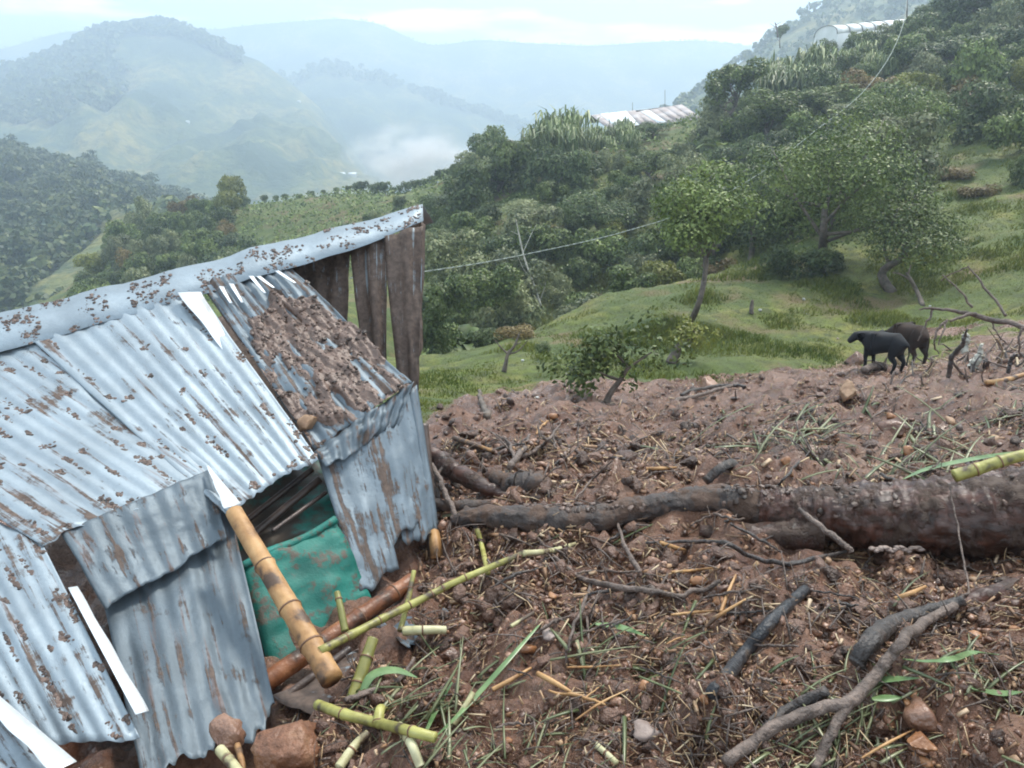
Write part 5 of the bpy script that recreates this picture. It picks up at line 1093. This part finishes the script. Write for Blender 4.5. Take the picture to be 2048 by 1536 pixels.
cane([(758, 1478), (762, 1448), (768, 1420, 2.74)], 13, (.1,), 'cane', 'short yellow offshoot standing on the thick yellow cane', .06)
cane([(800, 1478), (822, 1510), (842, 1560)], 13, (.5,), 'cane_pale', 'pale cane piece running off the bottom edge', .05)
cane([(680, 1560), (712, 1515), (738, 1490)], 12, (.4,), 'cane_pale', 'greenish pale cane piece right of the clay block', .05)
cane([(440, 1500, 2.62), (470, 1535, 2.52), (500, 1580, 2.42)], 14, (.3,), 'cane_pale', 'pale cane end below the dented wall sheet')
cane([(955, 1078), (966, 1120), (976, 1168)], 7, (.3, .7), 'cane', 'short yellow-green cane standing in the earth beyond the long stalk', .06)
cane([(1908, 952, 3.62), (1955, 938, 3.6), (2010, 920, 3.58), (2090, 900, 3.55)], 16, (.32, .62), 'cane', 'yellow cane stalk lying on top of the log at the right edge')
cane([(908, 1462), (930, 1428), (947, 1400)], 8, (), 'cane_pale', 'white split cane lying on the wet grass', .03)
cane([(1022, 1266), (1045, 1252), (1068, 1238)], 5, (), 'cane_pale', 'thin white split cane above the wet grass', .03)
cane([(1190, 1500), (1212, 1518), (1232, 1536)], 8, (.5,), 'cane_pale', 'white cane chip at the bottom centre', .02)
for k, (pp, r_, mt, lb) in enumerate([([(985, 1396), (1022, 1376), (1062, 1352)], 6, 'bamboo', 'dry straw stalk on the grass patch'), ([(1075, 1364), (1108, 1382), (1142, 1402)], 7, 'bamboo', 'dry stalk right of the grass patch'), ([(1788, 1214), (1818, 1202), (1848, 1188)], 7, 'bamboo', 'pale stalk in the dark mud below the log'), ([(908, 884), (948, 898), (988, 912)], 7, 'bamboo', 'orange splinter of wood above the red root'), ([(1292, 948), (1320, 947), (1352, 945)], 5, 'bamboo', 'straw-coloured splinter in the mud behind the log'), ([(475, 1490, 2.66), (482, 1520, 2.58), (492, 1560, 2.5)], 9, 'bamboo', 'orange slat of wood at the foot of the dented wall sheet'), ([(590, 1560), (580, 1520), (585, 1490, 2.75)], 6, 'twig', 'thin stick standing before the clay block'), ([(690, 1418), (740, 1400), (800, 1372), (830, 1330)], 8, 'twig', 'pale brown root at the rim of the hollow'), ([(1320, 1098), (1345, 1106), (1370, 1112)], 6, 'bamboo', 'short straw chip under the log'), ([(1440, 1240), (1455, 1200), (1470, 1165)], 5, 'bamboo', 'bundle of dry straw left of the charred pole'), ([(1410, 1270), (1440, 1245), (1490, 1215)], 5, 'bamboo', 'dry straw lying across the bundle near the charred pole'), ([(1970, 770), (2010, 765), (2070, 745)], 6, 'bamboo', 'long dry stalk in the grass at the right edge')]):
    stick('dry_stalk', pp, (r_, r_, r_*.6), mt, lb, 'stalk', .035, 6, .1)
# ------------------------------------------------------------------ stones and clods that can be told apart
M['clay'] = simple('clay_block', [(.3, (.09, .04, .022)), (.55, (.19, .085, .045)), (.8, (.30, .17, .10))], 10, .55, .9, .02, rough2=.35)
stone(606, 1510, 2.62, 92, M['clay'], 'big reddish-brown clay block at the bottom beside the dented wall sheet', 21, 'clay_block', (1, .85, .75), 3, .1, cat='clay block')
stone(455, 1470, 2.72, 45, M['mud_clod'], 'dark clod of earth at the foot of the dented wall sheet', 22, 'earth_clod', (1, .8, .8), 2, .1, cat='clod')
stone(1692, 800, None, 30, M['stone_tan'], 'tan boulder on the mud below the cattle', 23, 'boulder', (1, .8, .95), 3, .5, cat='boulder')
stone(1838, 1500, None, 38, M['stone_orange'], 'rough orange-brown rock at the bottom right', 24, 'rock', (.75, .7, .9), 3, .4, cat='rock')
stone(1855, 1450, None, 44, M['mud_clod'], 'dark rounded clod above the orange rock at the bottom right', 25, 'earth_clod', (1.1, .8, .7), 2, .2, cat='clod')
stone(1795, 868, None, 34, M['mud_clod'], 'dark earth clump in the grass debris behind the log', 26, 'earth_clod', (1.2, .8, .6), 2, .3, cat='clod')
stone(1712, 726, None, 30, M['mud_clod'], 'dark heap of earth in front of the black cow', 27, 'earth_heap', (1.1, .9, .8), 3, .1, cat='earth heap')
stone(902, 1318, None, 30, M['mud_clod'], 'grey-brown clod beside the hollow', 28, 'earth_clod', (.9, .8, .9), 2, .3, cat='clod')
stone(1096, 1275, None, 24, M['stone_pale'], 'pinkish pale stone above the wet grass', 29, 'stone', (1.1, .8, .7), 2, .2)
stone(1058, 1304, None, 16, M['stone_orange'], 'orange stone just below the pinkish pale stone', 30, 'stone', (1.2, .8, .7), 2, .3)
stone(1570, 925, None, 13, M['stone_orange'], 'bright orange stone in the mud behind the log', 31, 'stone', (1, .8, .8), 2, .3)
stone(1445, 1185, None, 20, M['mud_clod'], 'black clod left of the charred pole', 32, 'earth_clod', (1, .8, .9), 2, .3, cat='clod')
stone(1680, 1190, None, 34, M['clay'], 'broad rust-red rock below the log', 33, 'rock', (1.1, .8, .6), 2, .1, cat='rock')
stone(1420, 778, None, 26, M['mud_clod'], 'dark root clump at the pasture edge', 34, 'root_clump', (1.2, .8, .7), 3, .3, cat='root clump')
stone(1300, 1465, None, 34, M['stone_pale'], 'flat grey-brown stone at the bottom centre', 35, 'stone', (1.1, .9, .35), 2, .1)
LMS = [(1750, 1040, 'the thick trunk'), (1520, 1300, 'the charred pole'), (1300, 1200, 'the long curved branch'), (1830, 1280, 'the thick dark bough'), (1600, 1490, 'the forked grey branch'), (1050, 1400, 'the wet grass patch'), (1695, 800, 'the tan boulder'), (1050, 970, 'the dark burl'), (1838, 1500, 'the orange rock'), (1680, 1190, 'the broad rust-red rock'), (1450, 950, 'the dark plank'), (1200, 1030, 'the dark limb'), (1060, 880, 'the grey forked twig'),
       (1950, 1350, 'the wavy green leaf'), (1900, 900, 'the grass behind the log'), (1300, 1465, 'the flat stone'), (1420, 830, 'the long brown pole'), (1150, 850, 'the battered tree'), (1440, 1200, 'the straw bundle'), (1960, 1180, 'the muddy limb'), (1420, 1480, 'the bottom edge'), (1950, 1480, 'the bottom right corner'), (1600, 870, 'the green tuft')]
rst = np.random.default_rng(77); SP_ = [rockverts(1, 600+k, (1, .85, .72), .45, 8) for k in range(10)]; SM = {}
for k, (v_, f_) in enumerate(SP_):
    for nm in ('stone_orange', 'mud_clod', 'stone_tan', 'clay'):
        me = mesh_np('stone', v_, f_); me.materials.append(M[nm]); SM[(k, nm)] = me
CN = {'stone_orange': 'orange', 'mud_clod': 'dark brown', 'stone_tan': 'tan', 'clay': 'reddish'}
us = np.concatenate([rst.uniform(860, 2040, 110), rst.uniform(1380, 2040, 95)]); vs = np.concatenate([rst.uniform(830, 1530, 110), rst.uniform(1120, 1530, 95)])
pp = cast(us, vs, gz)
for k, p in enumerate(pp):
    if np.isnan(p[0]) or mud_mask(p[:1], p[1:2])[0] < .5: continue
    if us[k] < 1000 and vs[k] > 1000 and vs[k] < 1400: continue
    nm = ['stone_orange', 'mud_clod', 'stone_tan', 'clay'][int(rst.choice(4, p=[.3, .38, .14, .18]))]; px = 5 + 11*rst.random()**2.2 + (3 if vs[k] > 1100 else 0); s = px/FPX*depth(p)
    ob = bpy.data.objects.new('stone', SM[(k % 10, nm)]); COL.objects.link(ob); ob.location = [float(p[0]), float(p[1]), float(p[2]+s*.25)]; ob.scale = (s*(.8+.5*rst.random()), s*(.8+.5*rst.random()), s*(.6+.5*rst.random())); ob.rotation_euler = tuple(rst.uniform(-.6, .6, 2)) + (rst.random()*6.28,)
    zone = 'behind the log' if vs[k] < 1000 else 'left of the charred pole' if us[k] < 1430 else 'right of the charred pole'
    if nm == 'mud_clod': ob.name = 'earth_clod'
    tag(ob, f'{"small" if px < 9 else "larger"} {CN[nm]} {"clod" if nm == "mud_clod" else "stone"} near {near(us[k], vs[k], LMS)}', 'clod' if nm == 'mud_clod' else 'stone', f'{CN[nm]} {"clods" if nm == "mud_clod" else "stones"} {zone}')

# ------------------------------------------------------------------ uncountable litter on the mud
def sample(n, seed, ulo=560, uhi=2480, vlo=690, vhi=1680, pw=1.):
    n = int(n*1.5); r = np.random.default_rng(seed); u = r.uniform(ulo, uhi, n); v = vlo + (vhi-vlo)*r.random(n)**pw; p = cast(u, v, gz, 1.2, 40, 170); ok = ~np.isnan(p[:, 0]); p, u, v = p[ok], u[ok], v[ok]
    k = (mud_mask(p[:, 0], p[:, 1]) > .35) & ((u > 835) | (v > 1400) | ((u > 700) & (v > 1320))); pt = fbm(p[:, 0]*.75, p[:, 1]*.75, None, 3, 333) + .35*fbm(p[:, 0]*2.6, p[:, 1]*2.6, None, 2, 334); k &= r.random(len(p)) < .2 + .8*smooth(-.42, .22, pt); return p[k], u[k], v[k], r
p, u, v, r = sample(13000, 901); d_ = depth(p); s = (1.5 + 9*r.random(len(p))**3.2)/FPX*d_*np.clip(6/d_, .5, 1)
nn = gn(p[:, 0], p[:, 1]); o = scatter(p + nn*(s*.25)[:, None], nn, s*1.25, CL0, .8).build('mud_litter', M['mud_clod'], None, None); tag(o, 'crumbly brown mud clods covering the slide', 'mud', None, 'stuff')
M['mud_lump'] = simple('mud_lump', [(.25, (.035, .017, .011)), (.5, (.085, .043, .028)), (.8, (.17, .095, .066))], 14, .5, 1., .03, island=True, rough2=.28, detail=8)
CL2 = [(v_*(1 + .38*fbm(v_[:, 0]*3.5+k, v_[:, 1]*3.5, v_[:, 2]*3.5, 2, 700+k)[:, None]), f_) for k, (v_, f_) in enumerate(CL1)]
p, u, v, r = sample(2500, 911); d_ = depth(p); s = (5 + 24*r.random(len(p))**3.2)/FPX*d_*np.clip(6/d_, .42, 1); nn = gn(p[:, 0], p[:, 1])
o = scatter(p + nn*(s*.12)[:, None], nn, s, CL2, .7).build('mud_lumps', M['mud_lump'], None, None); tag(o, 'lumps of churned wet earth all over the slide', 'mud', None, 'stuff')
M['crumb_orange'] = simple('orange_crumbs', [(.2, (.10, .05, .025)), (.5, (.24, .12, .055)), (.8, (.40, .26, .15))], 20, .55, .4, .01, island=True)
p, u, v, r = sample(3600, 902, pw=.75); d_ = depth(p); s = (1.5 + 6.5*r.random(len(p))**3)/FPX*d_*np.clip(6/d_, .5, 1)
nn = gn(p[:, 0], p[:, 1]); o = scatter(p + nn*(s*.4)[:, None], nn, s*1.1, CL0, .9).build('gravel', M['crumb_orange'], None, None); tag(o, 'fine orange and tan gravel strewn through the mud', 'gravel', None, 'stuff')
M['straw'] = simple('straw_litter', [(.2, (.08, .042, .023)), (.45, (.21, .125, .068)), (.65, (.36, .24, .13)), (.85, (.54, .43, .28))], 25, .55, 0, island=True)
def litter(name, n, seed, L0, L1, w_, mt, label, acc=None, up=.25, flat=.45, pw=1., seg=1, bend=.0, vlo=690, ang=None):
    p, u, v, r = sample(n, seed, vlo=vlo, pw=pw)
    if acc is not None: k = acc(u, v, r); p, u, v = p[k], u[k], v[k]
    m_ = len(p); d_ = depth(p); nn = gn(p[:, 0], p[:, 1]); dr = r.normal(size=(m_, 3)) if ang is None else norm(r.normal(size=(m_, 3))*.55 + np.where(r.random((m_, 1)) < .75, 1, -.2)*np.asarray(ang))
    dr = norm(dr - (dr*nn).sum(-1, keepdims=True)*nn*(1-up)); L = (L0 + (L1-L0)*r.random(m_)**2)/FPX*d_*np.clip(7/d_, .5, 1); sd = norm(np.cross(dr, nn)); w = (w_*(.6+.8*r.random(m_)))/FPX*d_*np.clip(7/d_, .6, 1)
    V = []; tn = norm(np.cross(sd, dr))
    for q_ in range(seg+1):
        f_ = q_/seg; c = p + nn*(.012+.25*w[:, None]) + dr*(L*(f_-.3))[:, None] + tn*(bend*L*math.sin(f_*math.pi))[:, None]; ww = w*(1 - .75*f_**2*(seg > 1))
        V += [c - sd*ww[:, None], c + sd*ww[:, None], c + tn*(ww*flat)[:, None]]
    V = np.stack(V, 1).reshape(-1, 3); st = 3*(seg+1); b0 = np.arange(m_)*st; F = []
    for q_ in range(seg):
        for a_, b_ in ((0, 1), (1, 2), (2, 0)): F.append(np.stack([b0+3*q_+a_, b0+3*q_+b_, b0+3*q_+3+b_, b0+3*q_+3+a_], 1))
    tri = [np.stack([b0, b0+2, b0+1], 1), np.stack([b0+3*seg, b0+3*seg+1, b0+3*seg+2], 1)]
    o = MB().add(V, [np.concatenate(F)] + [np.concatenate(tri)]).build(name, M[mt], None, None); return tag(o, label, name.replace('_', ' '), None, 'stuff')
litter('straw_litter', 5600, 903, 8, 60, 1.4, 'straw', 'straw, chips and splinters scattered over the mud')
litter('twig_litter', 2200, 904, 25, 110, 2.0, 'twig', 'fine dark twigs strewn over the mud', up=.45, seg=3, bend=.12)
ZG = [(1010, 1400, 150, 110, .7), (900, 1500, 150, 60, .8), (1150, 1300, 90, 50, .35), (1560, 870, 110, 45, .8), (1900, 900, 170, 50, 1.2), (1750, 880, 60, 60, .8), (1950, 790, 150, 40, 1), (1980, 740, 90, 30, .8), (2250, 850, 150, 60, .9), (2300, 1250, 120, 90, .6), (1500, 1620, 200, 40, .6), (1650, 1500, 110, 50, .9), (1850, 1370, 140, 40, .7), (1750, 1440, 90, 30, .7), (760, 1400, 60, 60, .8), (2000, 1480, 80, 60, .4), (1330, 1300, 60, 60, .5), (1640, 905, 80, 40, .7)]
def zone_acc(u, v, r):
    w = np.zeros(len(u))
    for zu, zv, ru, rv, s in ZG: w += s*np.exp(-((u-zu)/ru)**2 - ((v-zv)/rv)**2)
    return r.random(len(u)) < np.clip(w, 0, 1)*.95 + .012
litter('flattened_grass', 6500, 905, 12, 60, 1.5, 'wet_grass', 'flattened wet green grass mixed into the mud', zone_acc, up=.14, seg=3, bend=.08, flat=.2, ang=(.75, .6, 0))
litter('cane_leaves', 2600, 906, 70, 190, 3.4, 'wet_grass', 'long torn sugarcane leaves lying on the mud', zone_acc, up=.12, seg=5, bend=.06, flat=.15, ang=(.7, .7, 0), vlo=800)
litter('dead_grass', 6000, 907, 20, 70, 1.3, 'straw', 'dry straw-coloured grass tangled in the debris', lambda u, v, r: r.random(len(u)) < np.clip(np.exp(-((u-1900)/260)**2-((v-745)/50)**2)*1.2 + np.exp(-((u-1450)/150)**2-((v-790)/25)**2)*.8 + np.exp(-((u-1080)/120)**2-((v-1480)/50)**2)*.6 + .05, 0, 1), up=.6, seg=3, bend=.15)
M['chip'] = simple('wood_chips', [(.2, (.06, .032, .02)), (.45, (.20, .11, .06)), (.65, (.33, .2, .11)), (.85, (.5, .38, .26))], 25, .6, .3, .01, island=True)
litter('wood_chips', 1300, 908, 8, 34, 3.6, 'chip', 'splintered wood chips and bark flakes mixed into the mud', up=.5, flat=.35)
rs = np.random.default_rng(99)
for k in range(46):      # loose sticks, each its own
    u0, v0 = rs.uniform(900, 2020), rs.uniform(800, 1510); a = rs.uniform(-.9, .5); L = rs.uniform(40, 130)*(1 if v0 > 950 else .55); dx, dy = math.cos(a)*L, math.sin(a)*L
    if u0 < 1000 and 1050 < v0 < 1400: continue
    r_ = rs.uniform(2.2, 5)*(1 if v0 > 950 else .7); mt = ['twig', 'twig_dark', 'twig_dark', 'twig', 'bamboo'][k % 5]
    br_ = [([(u0+dx*.1, v0+dy*.1), (u0+dx*.25+dy*.5, v0+dy*.25-abs(dx)*.25)], (r_*.6, r_*.3))] if k % 3 == 0 else ()
    try: stick('loose_stick', [(u0-dx/2, v0-dy/2), (u0, v0-rs.uniform(-4, 6)), (u0+dx/2, v0+dy/2)], (r_*.7, r_, r_*.5), mt, f"{'short' if L < 60 else 'long' if L > 100 else 'medium'} {'forked ' if br_ else ''}{ {'twig': 'grey-brown', 'twig_dark': 'dark wet', 'bamboo': 'pale orange'}[mt]} stick near {near(u0, v0, LMS)}", 'stick', .03 + r_*.002, 7, .2, br_)
    except Exception as ex_: print('stick', ex_)
# mud lying on the fallen trunk
q = rad_path([(2200, 1003, 3.78, .22), (2048, 1022, 3.82, .215), (1850, 1036, 3.92, .19), (1700, 1030, 4.0, .155), (1600, 1022, 4.08, .125), (1400, 1000, 4.25, .076), (1230, 1030, 4.33, .075), (1050, 1036, 4.4, .075)], 400)
kk = rs.integers(0, 400, 900); aa = rs.normal(size=900)*.6; keep = fbm(kk*.035, aa*.8, None, 3, 44) > -.05; kk, aa = kk[keep], aa[keep]; T = norm(np.gradient(q[:, :3], axis=0))[kk]; sd = norm(np.cross(T, [0, 0, 1.])); up = np.cross(sd, T)
nr_ = sd*np.sin(aa)[:, None] + up*np.cos(aa)[:, None]; pts = q[kk, :3] + nr_*q[kk, 3:4]*1.0
o = scatter(pts, nr_, .006 + .026*rs.random(len(pts))**2.5, CL1, .5).build('mud_crumbs', M['mud_dark'], None, None); tag(o, 'clods of mud caked on the top of the fallen trunk', 'mud', None, 'stuff')
litter('far_straw', 5200, 921, 10, 45, 1.5, 'straw', 'pale and dark straw strewn over the far part of the slide', lambda u, v, r: v < 930, up=.55, seg=2, bend=.1)
litter('far_twigs', 1800, 922, 18, 70, 1.8, 'twig_dark', 'dark roots and twigs strewn over the far part of the slide', lambda u, v, r: v < 930, up=.6, seg=3, bend=.15)
p, u, v, r = sample(3400, 923); k = v < 920; p = p[k]; d_ = depth(p); s = (3 + 9*r.random(len(p))**2.4)/FPX*d_*np.clip(9/d_, .5, 1); nn = gn(p[:, 0], p[:, 1])
o = scatter(p + nn*(s*.2)[:, None], nn, s, CL0, .8).build('far_clods', M['mud_dark'], None, None); tag(o, 'dark clods over the far part of the slide', 'mud', None, 'stuff')
# long single leaves
M['blade'] = simple('cane_blade', [(.3, (.06, .12, .04)), (.7, (.16, .24, .10))], 12, .35, 0)
def blade(pxs, w_, label, lift=.05, mt='blade'):
    A_ = np.array([P(*q_) if len(q_) == 3 else G(q_[0], q_[1], lift) for q_ in pxs]); q_ = spline(A_, 24); sc = depth(A_).mean()/FPX; T = norm(np.gradient(q_, axis=0)); sd = norm(np.cross(T, [0, 0, 1.])); ww = w_*sc*np.sin(np.linspace(.35, 3.05, 24))[:, None]; up = np.cross(sd, T)
    V = np.stack([q_-sd*ww, q_ - up*ww*.35, q_+sd*ww], 1).reshape(-1, 3); F = np.array([[3*i+a, 3*i+a+1, 3*i+a+4, 3*i+a+3] for i in range(23) for a in (0, 1)])
    o = MB().add(V, F).build('cane_leaf', M[mt]); md = o.modifiers.new('thickness', 'SOLIDIFY'); md.thickness = .001; return tag(o, label, 'leaf')
blade([(1078, 1272), (1010, 1350), (930, 1440), (862, 1510)], 6, 'long straight green cane leaf across the grass patch')
blade([(905, 1388), (870, 1450), (840, 1520)], 5, 'shorter green leaf left of the long straight leaf')
blade([(1990, 1335), (1940, 1330), (1900, 1345), (1850, 1350), (1800, 1345)], 8, 'wavy bright green leaf right of the forked branch')
blade([(1715, 1385), (1770, 1380), (1835, 1378)], 11, 'broad green leaf piece crossing under the forked branch', .04)
blade([(1740, 1420), (1770, 1418), (1800, 1416)], 10, 'short pale green leaf piece under the forked branch', .04)
blade([(1940, 1400), (1990, 1408), (2040, 1405)], 10, 'green leaf piece at the right edge near the bottom', .04)
blade([(720, 1390, 2.95), (745, 1350, 3.0), (790, 1340, 3.02), (835, 1355, 3.0)], 12, 'glossy green leaf arching over the hollow')
blade([(1190, 1265), (1240, 1272), (1290, 1290)], 10, 'green leaf below the long curved branch', .04)
blade([(2080, 920), (1980, 935), (1860, 960), (1800, 985)], 7, 'long bright green blade behind the cane on the log', .08)
# ------------------------------------------------------------------ haze
def haze_box(dens):
    x0, x1, y0, y1, z0, z1 = -3600, 3600, -400, 2700, -151, 320
    V = [[x, y, z] for x in (x0, x1) for y in (y0, y1) for z in (z0, z1)]
    F = np.array([[0, 1, 3, 2], [4, 6, 7, 5], [0, 4, 5, 1], [2, 3, 7, 6], [0, 2, 6, 4], [1, 5, 7, 3]])
    m = bpy.data.materials.new('haze_air'); m.use_nodes = True; t = m.node_tree; t.nodes.clear()
    o = t.nodes.new('ShaderNodeOutputMaterial'); v = t.nodes.new('ShaderNodeVolumePrincipled')
    v.inputs['Color'].default_value = (.68, .83, 1.0, 1); v.inputs['Density'].default_value = dens; v.inputs['Anisotropy'].default_value = .35
    t.links.new(v.outputs[0], o.inputs['Volume'])
    ob = MB().add(V, F).build('haze', m, None, (0, 0, 0)); ob['kind'] = 'stuff'; tag(ob, 'pale blue haze filling the valley air', 'haze')
    return ob
haze_box(.00092)

# a wisp of mist rising from the valley behind the coffee ridge
def mist(u, v, d, rx, ry, rz, dens, seed):
    c = P(u, v, d); vv, ff = icos(3); m = bpy.data.materials.new('mist_air'); m.use_nodes = True; t = m.node_tree; t.nodes.clear()
    o = t.nodes.new('ShaderNodeOutputMaterial'); vp = t.nodes.new('ShaderNodeVolumePrincipled'); vp.inputs['Color'].default_value = (.95, .97, 1, 1); vp.inputs['Anisotropy'].default_value = .2
    tc = t.nodes.new('ShaderNodeTexCoord'); ln = N(t, 'ShaderNodeVectorMath', operation='LENGTH'); t.links.new(tc.outputs['Object'], ln.inputs[0])
    fo = N(t, 'ShaderNodeMapRange'); fo.inputs[1].default_value = 1.; fo.inputs[2].default_value = .1; fo.inputs[3].default_value = 0; fo.inputs[4].default_value = 1; t.links.new(ln.outputs['Value'], fo.inputs[0])
    nz_ = ramp(t, noise(t, 2.3, 4, tc.outputs['Object'], .6), [(.42, (0, 0, 0)), (.7, (1, 1, 1))]); a = N(t, 'ShaderNodeMath', operation='MULTIPLY'); t.links.new(fo.outputs[0], a.inputs[0]); t.links.new(nz_, a.inputs[1])
    b = N(t, 'ShaderNodeMath', operation='MULTIPLY'); t.links.new(a.outputs[0], b.inputs[0]); b.inputs[1].default_value = dens; t.links.new(b.outputs[0], vp.inputs['Density']); t.links.new(vp.outputs[0], o.inputs['Volume'])
    me = mesh_np('mist', vv, ff); me.materials.append(m); ob = bpy.data.objects.new('mist', me); COL.objects.link(ob); ob.location = [float(q) for q in c]; ob.scale = (rx, ry, rz); return ob
ob = mist(830, 318, 270, 27, 27, 13, .2, 1); tag(ob, 'wisp of white mist rising behind the coffee ridge', 'mist', None, 'stuff')

# where several things would still read alike, say which one by its place among them
from collections import defaultdict
dl = defaultdict(list)
for o in list(COL.objects):
    if o.parent is None and 'label' in o and o.get('kind') is None: dl[o['label']].append(o)
ORD = 'first second third fourth fifth sixth seventh eighth ninth tenth'.split()
def ordn(k): return ORD[k] if k < 10 else f"{k+1}{'st' if (k+1) % 10 == 1 and k != 10 else 'nd' if (k+1) % 10 == 2 and k != 11 else 'rd' if (k+1) % 10 == 3 and k != 12 else 'th'}"
for lb, obs in dl.items():
    if len(obs) < 2: continue
    obs.sort(key=lambda o: upx(np.array(o.location))[0]); n_ = len(obs)
    for k, o in enumerate(obs): o['label'] = lb + (', left one' if k == 0 else ', right one') if n_ == 2 else lb + f', {ordn(k)} from left'
for o in COL.objects:
    if 'org' in o: del o['org']
